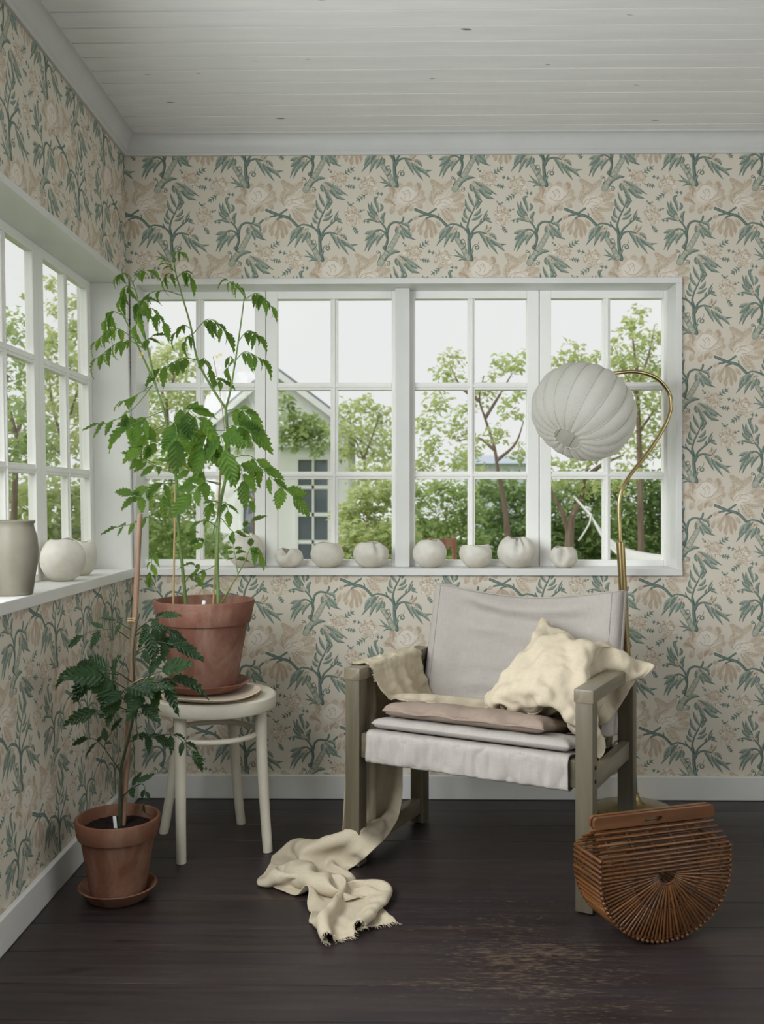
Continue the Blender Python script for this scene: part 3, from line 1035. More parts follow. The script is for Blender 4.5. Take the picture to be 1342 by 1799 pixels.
for a in (0, W):
    ch_part(MB().span(a - .0265, a + .0265, -.027, D + .032, AH - .036, AH, .005), 'armrest', M['frame_wood_y'])
    ch_part(MB().span(a - .014, a + .014, T_ / 2, D - T_ / 2, .035, .085, .003), 'side_rail', M['frame_wood_y'])
    ch_part(MB().span(a - .013, a + .013, T_ / 2, D - T_ / 2, .30, .35, .003), 'seat_side_rail', M['frame_wood_y'])
RZ = 0.352
ch_part(MB().span(T_ / 2, W - T_ / 2, -.014, .014, RZ - .036, RZ + .036, .006), 'front_rail', M['frame_wood_x'])
ch_part(MB().span(T_ / 2, W - T_ / 2, D - .045, D - .015, .28, .335, .004), 'back_rail', M['frame_wood_x'])
for a in (0, W):                                # bolts on the outer faces
    for z in (RZ - .015, RZ + .02):
        q = MB().lathe([(0, 0), (.0055, 0), (.0055, .002), (.003, .0035), (0, .0035)], 12)
        sgn = 1 if a > 0 else -1
        q.mapv(lambda p: Vector((a + sgn * (T_ / 2 - .0005 + p.z), p.x, z + p.y)))
        ch_part(q, 'bolt', M['rubber'])
# seat sling: wraps over the front rail, runs back and down to the back rail
rng = random.Random(3)
SA0, SA1 = .046, W - .040
rows_ = []
path = [(-.003, .022, RZ - .046), (-.019, RZ - .042, 0)]
pp = [(.016, RZ - .043), (.0, RZ - .0445), (-.0165, RZ - .041), (-.0205, RZ - .030), (-.0205, RZ), (-.0200, RZ + .028), (-.014, RZ + .041), (.005, RZ + .0435), (.05, RZ + .036), (.12, RZ + .022), (.22, RZ - .0), (.32, RZ - .012), (.40, RZ - .018), (.425, RZ - .03)]
ps = spline(pp, 5)
NA = 90
for i, (b, z) in enumerate(ps):
    row = []
    for j in range(NA + 1):
        a = SA0 + (SA1 - SA0) * j / NA
        f = sstep(0, 6, i) * (1 - sstep(34, 44, i))
        wr = (abs(fbm((a * 17, i * 0.03, 3.1), 1.0, 3)) ** 0.7) * .0125 * f
        wr += .0018 * fbm((a * 60, i * 0.06, 1.1), 1.0, 2) * f
        sag = -.018 * math.sin(PI * j / NA) * sstep(40, 56, i)
        row.append((a, b - wr, z + sag))
    rows_.append(row)
sling = MB().grid(rows_)
def uvw(p): return (p.x, p.y + p.z)
o = ch_part(sling, 'seat_sling', M['linen'], angle=180, uvfn=uvw, recalc=False)
sol = o.modifiers.new('thickness', 'SOLIDIFY'); sol.thickness = .0022; sol.offset = 1
# hem seams at both ends of the rail wrap
for a in (SA0 + .012, SA1 - .012):
    ch_part(MB().tube([(a + .0008 * math.sin(i * 2.1), -.0228, RZ - .038 + i * .009) for i in range(9)], .0014, 6), 'seam', M['linen'])
# seat pad: a flat quilted pad lying on the sling
def soft_slab(x0, x1, y0, y1, zb, th, nx, ny, zf=None, puff=0.35, wr=0.004, seed=0.0, tufts=(), pinch=0.0):
    """closed cushion body, zb(x, y) is the underside"""
    top, bot = [], []
    for i in range(ny + 1):
        rt_, rb_ = [], []
        for j in range(nx + 1):
            u, v = j / nx, i / ny
            eu = min(u, 1 - u) * (x1 - x0)
            ev = min(v, 1 - v) * (y1 - y0)
            e = min(eu, ev)
            k = math.sqrt(max(0.0, 1 - max(0.0, 1 - e / (th * 1.1)) ** 2))
            k2 = (sstep(0, .10, eu) * sstep(0, .10, ev))
            x = x0 + (x1 - x0) * u; yy = y0 + (y1 - y0) * v
            bulge = th * (0.5 * k * (1 + puff * k2))
            for (tx, ty, tr, td) in tufts:
                d = math.hypot(x - tx, yy - ty)
                bulge -= td * math.exp(-(d / tr) ** 2)
            bulge += wr * fbm((x * 14, yy * 14, seed), 1.0, 4) * k
            cx, cy = (x0 + x1) / 2, (y0 + y1) / 2
            q = pinch * (abs(2 * u - 1) ** 2 + abs(2 * v - 1) ** 2 - 1)
            xx = x + (x - cx) * min(0, q) * 0.5; y2 = yy + (yy - cy) * min(0, q) * 0.5
            mid = zb(x, yy) + th * 0.5
            rt_.append((xx, y2, mid + max(bulge, .0008)))
            rb_.append((xx, y2, mid - th * 0.5 * k - .0004))
        top.append(rt_); bot.append(rb_)
    mb = MB().grid(top)
    mb.grid([r[::-1] for r in bot])
    m = nx + 1
    n0 = (ny + 1) * m
    ring = [j for j in range(m)] + [i * m + nx for i in range(1, ny + 1)] + [ny * m + j for j in range(nx - 1, -1, -1)] + [i * m for i in range(ny - 1, 0, -1)]
    def low(q):
        i, j = divmod(q, m)
        return n0 + i * m + (nx - j)
    for k in range(len(ring)):
        a, b = ring[k], ring[(k + 1) % len(ring)]
        mb.f.append((a, low(a), low(b), b))
    return mb
def seat_z(a, b):
    return RZ + .047 - .052 * sstep(-.02, .36, b) - .019 * math.sin(PI * max(0, min(1, (a - SA0) / (SA1 - SA0)))) * sstep(.05, .3, b)
tuf = [(.06 + .115 * i, .06 + .10 * j, .02, .006) for i in range(6) for j in range(4)]
pad = soft_slab(.050, W - .044, .000, D - .07, seat_z, .034, 76, 48, puff=.25, wr=.0025, seed=4.2, tufts=tuf)
ch_part(pad, 'seat_pad', M['linen'], angle=180, uvfn=lambda p: (p.x, p.y))
# back sling between two tilted posts
PB = [Vector((.047, .376, .355)), Vector((.047, .494, .772))]
for a in (.047, W - .047):
    p0 = Vector((a, .368, .33)); p1 = Vector((a, .4945, .776))
    ch_part(MB().beam(p0, p1, .026, .036, (0, 1, 0), .004), 'back_post', M['frame_wood'])
ch_part(MB().span(.06, W - .06, .372, .398, .362, .400, .004), 'back_crossbar', M['frame_wood_x'])
rowsF = []
NB, NZ = 84, 56
def back_front(u, v):
    """u across 0..1, v bottom..top 0..1"""
    a0, a1 = .026, W - .026
    a = a0 + (a1 - a0) * u
    ax = Vector((0, .1265, .446))
    base = Vector((a, .350, .368)) + ax * (v * 0.928)
    e = min(u, 1 - u)
    inn = sstep(.055, .30, e)
    sagb = .045 * math.sin(PI * u) ** 0.8 * (0.65 + 0.35 * (1 - v))            # hollow backwards
    base.y += sagb * sstep(0.03, .2, e)
    # top edge hangs in the middle
    base.z -= .036 * (math.sin(PI * u) ** 1.3) * v ** 3
    # hanging folds near the top and along the bottom
    fold = .0125 * math.sin(26 * (v + .10 * math.sin(PI * u)) + 2.0 * u) * sstep(.42, .95, v) * inn
    fold += .007 * math.sin(34 * (v - .05 * math.sin(PI * u))) * (1 - sstep(.1, .5, v)) * inn
    fold += .004 * fbm((u * 5, v * 9, 7.7), 1.0, 3) * inn
    base.y -= fold
    # round the posts
    if e < .055:
        q = 1 - e / .055
        base.y += .030 * (1 - math.sqrt(max(0, 1 - q * q)))
    return base
F = [[back_front(j / NB, i / NZ) for j in range(NB + 1)] for i in range(NZ + 1)]
mb = MB().grid(F)
# outer returns round the posts and the back layer
for side in (0, NB):
    ret = []
    for i in range(NZ + 1):
        p = F[i][side]
        sg = 1 if side else -1
        ret.append([p, p + Vector((sg * .004, .012, 0)), p + Vector((sg * .002, .026, -.003)), p + Vector((-sg * .02, .030, -.004)), p + Vector((-sg * .06, .029, -.004))])
    mb.grid(ret)
o = ch_part(mb, 'back_sling', M['linen'], angle=180, uvfn=lambda p: (p.x, p.z), recalc=False)
sol = o.modifiers.new('thickness', 'SOLIDIFY'); sol.thickness = .0022; sol.offset = 0
for u in (.048, .952):
    ch_part(MB().tube([back_front(u, i / 20) + Vector((0, -.0022, 0)) for i in range(21)], .0013, 6), 'seam', M['linen'])
mbp = MB().tube([back_front(j / 40, 1.0) + Vector((0, 0, .001)) for j in range(41)], .0026, 6)
ch_part(mbp, 'top_hem', M['linen'])

# ---------------------------------------------------------------- taupe cushion on the seat
cush = thing('seat_cushion', 'flat taupe linen seat cushion with tufted edge lying on the armchair seat', 'cushion', ch(0, 0, 0), CH_A)
def top_z(a, b): return seat_z(a, b) + .0355
ta, tb, tc_, td_ = .085, .565, .004, .345
tf = [(ta + .10 + .14 * i, tc_ + .004 + .165 * j, .035, .018) for i in range(3) for j in range(3)]
cb = soft_slab(ta, tb, tc_, td_, lambda a, b: top_z(a, b) + .001, .043, 70, 46, puff=.35, wr=.004, seed=9.0, tufts=tf, pinch=.05)
cb.build('cushion_body', M['taupe'], cush, angle=180, uvfn=lambda p: (p.x, p.y))
pts = []
for i in range(61):
    u = i / 60
    pts.append((ta + (tb - ta) * u, tc_ - .0005 + .003 * math.sin(u * 19), top_z(ta + (tb - ta) * u, .0) + .021 + .002 * math.sin(u * 23)))
MB().tube(pts, .0022, 6).build('piping', M['taupe'], cush)

# ---------------------------------------------------------------- stool
M['cream_paint'] = paint_mat('cream_white_paint', srgb(208, 202, 186), 0.42, 0.05, 9, 0.2, 0.45)
SX = on_z(375, 1215, .475)
ST = thing('stool', 'round cream white bentwood stool with cane seat under the tall tomato plant', 'stool', (SX.x, SX.y, 0))
SH, SR = .472, .190
def cane_material():
    t = NT('woven_cane')
    tc = t.n('TexCoord')
    fs = []
    for ang in (0.0, PI / 2, PI / 4, -PI / 4):
        m = t.n('Mapping'); m.inputs['Rotation'].default_value = (0, 0, ang); m.inputs['Scale'].default_value = (1, 1, 1)
        t.l(tc.outputs['Object'], m.inputs['Vector'])
        w = t.n('TexWave', wave_type='BANDS', bands_direction='X')
        w.inputs['Scale'].default_value = 32; w.inputs['Distortion'].default_value = 0
        t.l(m.outputs[0], w.inputs['Vector'])
        fs.append(w.outputs['Fac'])
    mx = fs[0]
    for f in fs[1:]:
        q = t.n('Math', operation='MAXIMUM'); t.l(mx, q.inputs[0]); t.l(f, q.inputs[1]); mx = q.outputs[0]
    col = t.ramp(mx, [(0.86, srgb(96, 66, 38)), (0.97, srgb(203, 164, 113))])
    return t.done(t.bsdf(col, 0.5, t.bump(mx, 0.5, 0.002), spec=0.3))
M['cane'] = cane_material()
prof = [(SR - .045, SH - .008), (SR - .042, SH - .001), (SR - .034, SH), (SR - .006, SH - .001), (SR - .001, SH - .006), (SR, SH - .014), (SR, SH - .036), (SR - .004, SH - .042), (SR - .03, SH - .044), (SR - .045, SH - .040), (SR - .045, SH - .008)]
MB().lathe(prof, 72).build('seat_ring', M['cream_paint'], ST)
MB().lathe([(0, SH - .006), (.08, SH - .0055), (SR - .0445, SH - .0045), (SR - .0445, SH - .014), (0, SH - .014)], 64).build('cane_seat', M['cane'], ST)
feet = [on_z(318.5, 1516, 0), on_z(470.5, 1496, 0), on_z(423.5, 1446, 0), on_z(287.5, 1463, 0)]
ring_r = .128
for p in feet:
    p = p - Vector((SX.x, SX.y, 0))
    a = math.atan2(p.y, p.x)
    R0 = math.hypot(p.x, p.y)
    pts = [(.150, SH - .043)] + [(.150 + (R0 - .150) * (1 - z / .43) ** 1.5, z) for z in (.37, .28, .20, .11, .05, .0)]
    rr = [.0185, .0175, .0165, .0158, .015, .0148, .0145]
    sp = spline([(r * math.cos(a), r * math.sin(a), z, q) for (r, z), q in zip(pts, rr)], 5)
    MB().tube([q[:3] for q in sp], [q[3] for q in sp], 18).build('leg', M['cream_paint'], ST)
MB().tube([(.134 * math.cos(2 * PI * k / 56), .134 * math.sin(2 * PI * k / 56), .352) for k in range(56)], .0085, 12, closed=True).build('stretcher_ring', M['cream_paint'], ST)

# ---------------------------------------------------------------- terracotta
def terracotta(name, c1, c2, bloom):
    t = NT(name)
    v = t.coords((1, 1, 1))
    n = t.noise(v, 9, 5, 0.6)
    col = t.ramp(n, [(0.3, c1), (0.7, c2)])
    n2 = t.noise(t.coords((5, 5, 2.5)), 2.2, 5, 0.65, 0.5)
    col = t.mix(t.ramp(n2, [(0.48, (0, 0, 0)), (0.70, (0.75, 0.75, 0.75))]), col, bloom)
    f = t.noise(v, 160, 3)
    return t.done(t.bsdf(col, 0.78, t.bump(f, 0.25, 0.0012), spec=0.25))
M['terra'] = terracotta('aged_terracotta', srgb(102, 67, 54), srgb(124, 84, 69), srgb(146, 119, 105))
M['terra2'] = terracotta('worn_terracotta', srgb(92, 59, 44), srgb(112, 74, 56), srgb(128, 101, 84))
def soil_material():
    t = NT('potting_soil')
    v = t.coords((1, 1, 1))
    n = t.noise(v, 90, 6, 0.7)
    col = t.ramp(n, [(0.35, srgb(14, 11, 10)), (0.65, srgb(46, 36, 30)), (0.8, srgb(80, 64, 50))])
    return t.done(t.bsdf(col, 0.95, t.bump(n, 0.9, 0.006), spec=0.1))
M['soil'] = soil_material()

def pot_parts(root, z0, r_rim, r_bot, h, band, mat, soil_drop, seg=64):
    """flared clay pot: band = height of the thick rim"""
    rb = r_rim - (.010 if r_rim > .12 else .008)
    k = (h - band) / h
    rl = r_bot + (rb - r_bot) * k
    th = .009
    prof = [(0, z0), (r_bot - .004, z0), (r_bot, z0 + .003), (rl, z0 + h - band), (rl + .008, z0 + h - band + .002), (rl + .010, z0 + h - band + .008),
            (r_rim, z0 + h - .006), (r_rim - .002, z0 + h - .001), (r_rim - .006, z0 + h), (r_rim - th, z0 + h - .001), (r_rim - th - .003, z0 + h - .01), (rl - .004, z0 + h - band), (r_bot - .005, z0 + .02), (0, z0 + .02)]
    body = MB().lathe(prof, seg).build('pot_body', mat, root, angle=40)
    zs = z0 + h - soil_drop
    rs = r_bot - .006 + (rl - r_bot) * min(1, (h - soil_drop) / (h - band)) + (.004 if soil_drop < band else 0)
    pr = [(0, zs + .004)]
    for i in range(1, 9):
        pr.append((rs * i / 8, zs))
    s = MB().lathe(pr, 40, wob=lambda r, z, a: (r, z + .006 * fbm((r * math.cos(a) * 22, r * math.sin(a) * 22, 5), 1.0, 4)))
    s.build('soil', M['soil'], root)
    return zs
def saucer(name, label, loc, r, h, mat, foot=.75):
    rt_ = thing(name, label, 'saucer', loc)
    prof = [(0, 0), (r * foot, 0), (r * (foot + .06), .004), (r - .003, h - .004), (r, h - .001), (r - .003, h + .0005), (r - .008, h - .001), (r * (foot + .02), .010), (0, .009)]
    MB().lathe(prof, 64).build('dish', mat, rt_, angle=50)
    return rt_
# plate, saucer and pot on the stool
PC = on_z(371, 1222, SH + .004)
plate = thing('plate', 'pale irregular ceramic plate on the cane stool seat under a saucer', 'plate', (PC.x, PC.y, SH - .0008))
M['plate_glaze'] = paint_mat('blush_cream_glaze', srgb(214, 198, 178), 0.3, .06, 8, .15, .5)
def wob(r, z, a): return (r * (1 + .02 * math.sin(2 * a + .6) + .01 * math.sin(5 * a)), z + .003 * math.sin(3 * a + 1) * (r / .15) ** 3)
MB().lathe([(0, 0), (.085, 0), (.10, .003), (.130, .010), (.143, .017), (.1445, .0185), (.142, .0195), (.128, .013), (.10, .0075), (0, .006)], 72, wob=wob).build('dish', M['plate_glaze'], plate)
BP = Vector((SX.x - .028, SX.y + .0, 0))
zsa = SH + .0125
saucer('terracotta_saucer', 'shallow terracotta saucer on the pale plate holding the large pot', (BP.x, BP.y, zsa), .140, .026, M['terra'])
big = thing('tomato_plant', 'tall leafy tomato plant in a large terracotta pot on the stool', 'potted plant', (BP.x, BP.y, zsa + .010))
zs_big = pot_parts(big, 0, .153, .098, .262, .072, M['terra'], .045)
# floor pot
FP = on_z(207, 1573, 0.004)
saucer('terracotta_saucer', 'deep terracotta saucer on the floor holding the small pot', (FP.x, FP.y, 0), .103, .036, M['terra2'], .70)
small = thing('tomato_plant', 'small dark leaved tomato plant tied to a brown stake in a pot on the floor', 'potted plant', (FP.x, FP.y, .0105))
zs_small = pot_parts(small, 0, .112, .072, .206, .052, M['terra2'], .030)
# ---------------------------------------------------------------- linen throw over the left armrest, down to the floor
def chp(a, b, z): return ch(a, b, z)
secs = []
def sec_ch(a, b0, b1, z, bump=0.0, da=0.0):
    out = []
    for i in range(5):
        t = i / 4
        out.append(chp(a + da * t, b0 + (b1 - b0) * t, z + bump * math.sin(PI * t)))
    secs.append(out)
sec_ch(.335, .215, .325, .458, .012)
sec_ch(.27, .185, .335, .462, .020)
sec_ch(.20, .155, .340, .466, .014)
sec_ch(.145, .095, .345, .478, .030)
sec_ch(.085, .070, .345, .492, .022)
sec_ch(.060, .055, .335, .535, .006)
sec_ch(.038, .058, .325, .578)
sec_ch(.010, .060, .322, .5865, .003)
sec_ch(-.016, .060, .320, .5865, .003)
sec_ch(-.0355, .060, .310, .572)
sec_ch(-.046, .056, .320, .50)
sec_ch(-.064, .018, .322, .36)
sec_ch(-.078, -.006, .300, .22)
def sec_px(l, r, bump):
    L, R = on_z(l[0], l[1], l[2]), on_z(r[0], r[1], r[2])
    secs.append([L.lerp(R, i / 4) + Vector((0, 0, bump * math.sin(PI * i / 4))) for i in range(5)])
sec_px((592, 1436, .105), (664, 1425, .11), .02)
sec_px((558, 1444, .085), (650, 1466, .085), .035)
sec_px((532, 1474, .050), (618, 1494, .065), .060)
sec_px((516, 1498, .036), (600, 1506, .055), .050)
sec_px((504, 1518, .028), (600, 1520, .062), .040)
sec_px((508, 1552, .012), (616, 1533, .058), .030)
sec_px((556, 1574, .008), (632, 1530, .050), .045)
sec_px((566, 1600, .006), (642, 1560, .036), .035)
sec_px((572, 1624, .004), (652, 1590, .016), .020)
sec_px((582, 1648, .003), (640, 1630, .003), .006)
NS, NTW = 7, 9
cols = [spline([tuple(s_[k]) for s_ in secs], NS) for k in range(5)]
nrow = len(cols[0])
thr = []
for i in range(nrow):
    line = spline([cols[k][i] for k in range(5)], NTW)
    thr.append([Vector(q) for q in line])
ncol = len(thr[0])
hang0, hang1 = 9 * NS, 13 * NS
pool0 = 13 * NS
out_rows = []
for i in range(nrow):
    row = []
    for j in range(ncol):
        p = thr[i][j]
        pa, pb = thr[max(i - 1, 0)][j], thr[min(i + 1, nrow - 1)][j]
        qa, qb = thr[i][max(j - 1, 0)], thr[i][min(j + 1, ncol - 1)]
        n = (pb - pa).cross(qb - qa)
        n = n.normalized() if n.length > 1e-9 else Vector((0, 0, 1))
        if i < hang0 + 8 and n.z < 0: n = -n
        if i >= pool0 and n.z < 0: n = -n
        if hang0 + 8 <= i < pool0:
            if n.dot(e1) > 0: n = -n
        u, t = i / nrow, j / (ncol - 1)
        d = .0055 * fbm((u * 26, t * 5.0, 1.3), 1.0, 4)
        if hang0 - 10 < i <= pool0 + 4:                     # pleats hanging down
            w_ = sstep(hang0 - 10, hang0 + 26, i) * (1 - sstep(pool0 - 6, pool0 + 4, i) * .4)
            d += w_ * (.013 * math.sin(t * 15 + 1.5 * math.sin(u * 9)) + .009 * math.sin(t * 31 + 2)) + .006 * w_
        if i > pool0 - 8:                                   # ridges of the heap
            w_ = sstep(pool0 - 8, pool0 + 14, i) * (1 - sstep(nrow - 44, nrow - 4, i) * .82)
            s_ = (i - pool0) / NS
            d += w_ * (.052 * abs(math.sin(s_ * 1.75 + t * 2.6 + .8 * fbm((s_, t * 2, 4), 1.0, 2))) ** .8 - .008 + .010 * math.sin(t * 13 + s_ * 2.2) + .012 * fbm((s_ * 1.6, t * 4, 9.1), 1.0, 3))
        if i < 7 * NS:
            d += .010 * math.sin(t * 14 + u * 24) * sstep(0, 30, i) * (1 - sstep(5 * NS, 6.5 * NS, i)) + .004
        p2 = p + n * d
        if i >= pool0 - 20: p2.z = max(p2.z, .0025 + .001 * math.sin(j))
        row.append(p2)
    out_rows.append(row)

CE1, CE2, CO = np.array(e1), np.array(e2), np.array(LF)
def to_chair(X):
    d = X - CO
    return np.stack([d @ CE1, d @ CE2, d[:, 2]], 1)
def from_chair(Y): return CO + Y[:, :1] * CE1 + Y[:, 1:2] * CE2 + Y[:, 2:] * np.array([0, 0, 1.])
_topg = np.array([[top_z(a, b) for b in np.linspace(0, .36, 30)] for a in np.linspace(0, .7, 50)])
def seat_top(a, b):
    return _topg[np.clip((a / .7 * 49).astype(int), 0, 49), np.clip((b / .36 * 29).astype(int), 0, 29)]
HT = T_ / 2
def push_boxes(P, boxes, gap, hit, fr, skip, most=1.0, f=.9):
    for k, (a0, a1, b0, b1, z0, z1) in enumerate(boxes):
        q = np.stack([P[:, 0] - (a0 - gap), (a1 + gap) - P[:, 0], P[:, 1] - (b0 - gap), (b1 + gap) - P[:, 1], P[:, 2] - (z0 - gap), (z1 + gap) - P[:, 2]], 1)
        ins = (q > 0).all(1)
        if ins.any():
            idx = np.where(ins)[0]
            qq = q[idx].copy()
            if k == 0: qq[:, skip] = 1
            ax = qq.argmin(1)
            dd = np.minimum(qq[np.arange(len(idx)), ax], most)
            P[idx, ax // 2] += np.where(ax % 2 == 0, -1, 1) * dd
            hit[idx] = True; fr[idx] = f
def collide_throw(P, X, last):
    hit = np.zeros(len(P), bool); fr = np.zeros(len(P))
    f = P[:, 2] < .0045
    P[f, 2] = .0045; hit |= f; fr[f] = .85
    push_boxes(P, [(-.0265, .0265, -.027, D + .032, AH - .036, AH), (-HT, HT, -HT, HT, 0, AH - .03), (-HT, HT, D - HT, D + HT, 0, AH - .03), (-.014, .014, HT, D - HT, .035, .085),
                   (-.013, .013, HT, D - HT, .30, .35), (HT, W - HT, -.022, .014, RZ - .04, RZ + .04)], .005, hit, fr, [2, 3, 4])
    a, b = P[:, 0], P[:, 1]
    tz = seat_top(a, b)
    zt = np.where((a > .085) & (a < .565) & (b > 0) & (b < .345), tz + .047, tz + .004)
    h = (a > .05) & (a < W - .05) & (b > 0) & (b < .36) & (P[:, 2] < zt) & (P[:, 2] > zt - .12)
    P[h, 2] = zt[h]; hit |= h; fr[h] = .9
    if last:
        t = P - X
        P[hit] -= t[hit] * fr[hit][:, None]
    return P
R_ = np.array([[tuple(p) for p in r] for r in out_rows])
TN, TM_ = R_.shape[:2]
_len = np.concatenate([[0], np.cumsum(np.linalg.norm(np.diff(R_, axis=0), axis=2).mean(1))])
rest = np.zeros((TN, TM_, 3))
rest[..., 0] = np.linspace(0, .345, TM_)[None]
_k = np.clip((np.arange(TN) - pool0) / 10.0, 0, 1)
_k = _k * np.clip((TN - 6 - np.arange(TN)) / 10.0, 0, 1)
rest[..., 1] = np.concatenate([[0], np.cumsum(np.diff(_len) * (1.03 + .24 * _k[1:]))])[:, None]
Y_ = drape(to_chair(R_.reshape(-1, 3)), rest.reshape(-1, 3), TN, TM_, collide_throw, steps=85, iters=8, rself=.0095, bend=.05, damp=.90, comp=.16)
out_rows = [[Vector(p) for p in r] for r in from_chair(Y_).reshape(TN, TM_, 3).tolist()]
def creased(rows_, fn):
    n_, m_ = len(rows_), len(rows_[0])
    out = []
    for i in range(n_):
        row = []
        for j in range(m_):
            a = rows_[min(i + 1, n_ - 1)][j] - rows_[max(i - 1, 0)][j]
            b = rows_[i][min(j + 1, m_ - 1)] - rows_[i][max(j - 1, 0)]
            c = a.cross(b)
            c = c.normalized() if c.length > 1e-9 else Vector((0, 0, 1))
            row.append(rows_[i][j] + c * fn(i / (n_ - 1), j / (m_ - 1)))
        out.append(row)
    return out
out_rows = creased(out_rows, lambda u, t: .0042 * (.45 - abs(fbm((u * 30, t * 5, 2.2), 1.0, 2)) * 2) + .0022 * fbm((u * 75, t * 14, 6.1), 1.0, 2))
for r_ in out_rows:
    for p in r_: p.z = max(p.z, .0025)
nrow, ncol = TN, TM_
throw = thing('throw', 'crumpled cream linen throw draped over the armrest and heaped on the floor', 'throw', ch(0, 0, 0))
o0 = throw.location.copy()
def uv_of(rows_, w, l):
    return [(j / (len(rows_[0]) - 1) * w, i / (len(rows_) - 1) * l) for i in range(len(rows_)) for j in range(len(rows_[0]))]
def sheet(name, rows_, mat, parent, org, w, l, th=.0022):
    mb = MB().grid([[p - org for p in r] for r in rows_])
    me = mb.mesh(name, mat, True, 180, None, False)
    uvs = uv_of(rows_, w, l)
    ul = me.uv_layers.new(name='UVMap')
    for lp in me.loops: ul.data[lp.index].uv = uvs[lp.vertex_index]
    o = link_mesh(name, me, parent)
    sm = o.modifiers.new('smooth', 'SUBSURF'); sm.levels = 2; sm.render_levels = 2
    s_ = o.modifiers.new('thickness', 'SOLIDIFY'); s_.thickness = th; s_.offset = 0
    return o
sheet('cloth', out_rows, M['linen_throw'], throw, o0, .35, 2.2)
# frayed ends and selvedge
rg = random.Random(11)
fr = MB()
def fray(p, d, L):
    q = p + d * L * .5 + Vector((rg.uniform(-1, 1), rg.uniform(-1, 1), rg.uniform(-.2, .6))) * L * .22
    e = p + d * L + Vector((rg.uniform(-1, 1), rg.uniform(-1, 1), rg.uniform(-.4, .4))) * L * .35
    e.z = max(e.z, .0012); q.z = max(q.z, .0015)
    fr.tube([p - o0, q - o0, e - o0], [.0007, .0006, .0004], 4, False)
for k in range(150):
    t = rg.random() * (ncol - 1.001); j = int(t)
    p = out_rows[-1][j].lerp(out_rows[-1][j + 1], t - j)
    d = (out_rows[-1][j] - out_rows[-6][j]); d.z = 0
    fray(p, d.normalized(), rg.uniform(.008, .02))
for k in range(90):
    t = rg.random() * (ncol - 1.001); j = int(t)
    p = out_rows[0][j].lerp(out_rows[0][j + 1], t - j)
    fray(p, (out_rows[0][j] - out_rows[6][j]).normalized(), rg.uniform(.008, .018))
for k in range(150):                                        # front selvedge beside the armrest
    t = rg.uniform(3.0 * NS, 8.6 * NS); i = int(t)
    p = out_rows[i][0].lerp(out_rows[i + 1][0], t - i)
    fray(p, (out_rows[i][0] - out_rows[i][4]).normalized(), rg.uniform(.005, .013))
for k in range(60):                                         # a frayed corner that sticks out of the heap
    t = rg.uniform(18.2 * NS, 19.2 * NS); i = int(t)
    p = out_rows[i][-1].lerp(out_rows[i + 1][-1], t - i)
    fray(p, (out_rows[i][-1] - out_rows[i][-5]).normalized(), rg.uniform(.006, .014))
o = fr.build('fringe', M['linen_throw'], throw, smooth=False, recalc=False)
o['kind'] = 'stuff'

# ---------------------------------------------------------------- big crumpled cushion in the corner of the chair
net_px = [[(872, 1250, 2.80), (942, 1272, 2.71), (1078, 1316, 2.665)],
          [(896, 1172, 2.88), (985, 1195, 2.80), (1098, 1240, 2.735)],
          [(952, 1084, 2.99), (1062, 1126, 2.92), (1150, 1171, 2.765)]]
net = [[at_d(*q) for q in r] for r in net_px]
def bez2(a, b, c, t):
    b2 = b * 2 - (a + c) * .5                                 # passes through b at t = .5
    return a * (1 - t) ** 2 + b2 * 2 * t * (1 - t) + c * t * t
def net_at(u, v):
    return bez2(*[bez2(r[0], r[1], r[2], u) for r in net], v)
NPU = 44
front, back = [], []
for i in range(NPU + 1):
    rf, rb = [], []
    for j in range(NPU + 1):
        u, v = j / NPU, i / NPU
        # sides drawn in between the corners
        cu, cv = 2 * u - 1, 2 * v - 1
        uu = .5 + .5 * cu * (1 - .10 * (1 - cv * cv))
        vv = .5 + .5 * cv * (1 - .09 * (1 - cu * cu))
        p = net_at(uu, vv)
        du = net_at(min(uu + .02, 1), vv) - net_at(max(uu - .02, 0), vv)
        dv = net_at(uu, min(vv + .02, 1)) - net_at(uu, max(vv - .02, 0))
        n = du.cross(dv).normalized()
        if n.y > 0: n = -n
        k = (max(0, 1 - abs(cu) ** 2.3) ** .62) * (max(0, 1 - abs(cv) ** 2.3) ** .62)
        r1 = 1 - abs(fbm((cu * 1.1 + cv * .5, cv * 1.5 - cu * .3, 3.3), 1.0, 2)) * 2.0
        r2 = 1 - abs(fbm((cu * 2.6 - cv * .6, cv * 1.6, 8.3), 1.0, 2)) * 2.0
        r3 = 1 - abs(fbm((cu * 5.5 + cv * 2, cv * 4 - cu * 2, 5.5), 1.0, 2)) * 2.0
        wr = (.022 * (r1 - .5) + .012 * (r2 - .5) + .0055 * (r3 - .5)) * min(1, k * 1.9 + .10)
        # deep crease running down from the top corner
        cr = abs((cu - (-.18 + .45 * (1 - cv) * .5)))
        wr -= .016 * math.exp(-(cr / .09) ** 2) * sstep(-.5, .6, cv) * k
        edge = min(1 - abs(cu), 1 - abs(cv))
        flap = .010 * math.sin(9 * (cu - cv) + 3 * cv) * (1 - sstep(0, .18, edge))
        rf.append(p + n * (.078 * k + wr + flap + .0007))
        rb.append(p - n * (.060 * k - wr * .3 - flap + .0007))
    front.append(rf); back.append(rb)

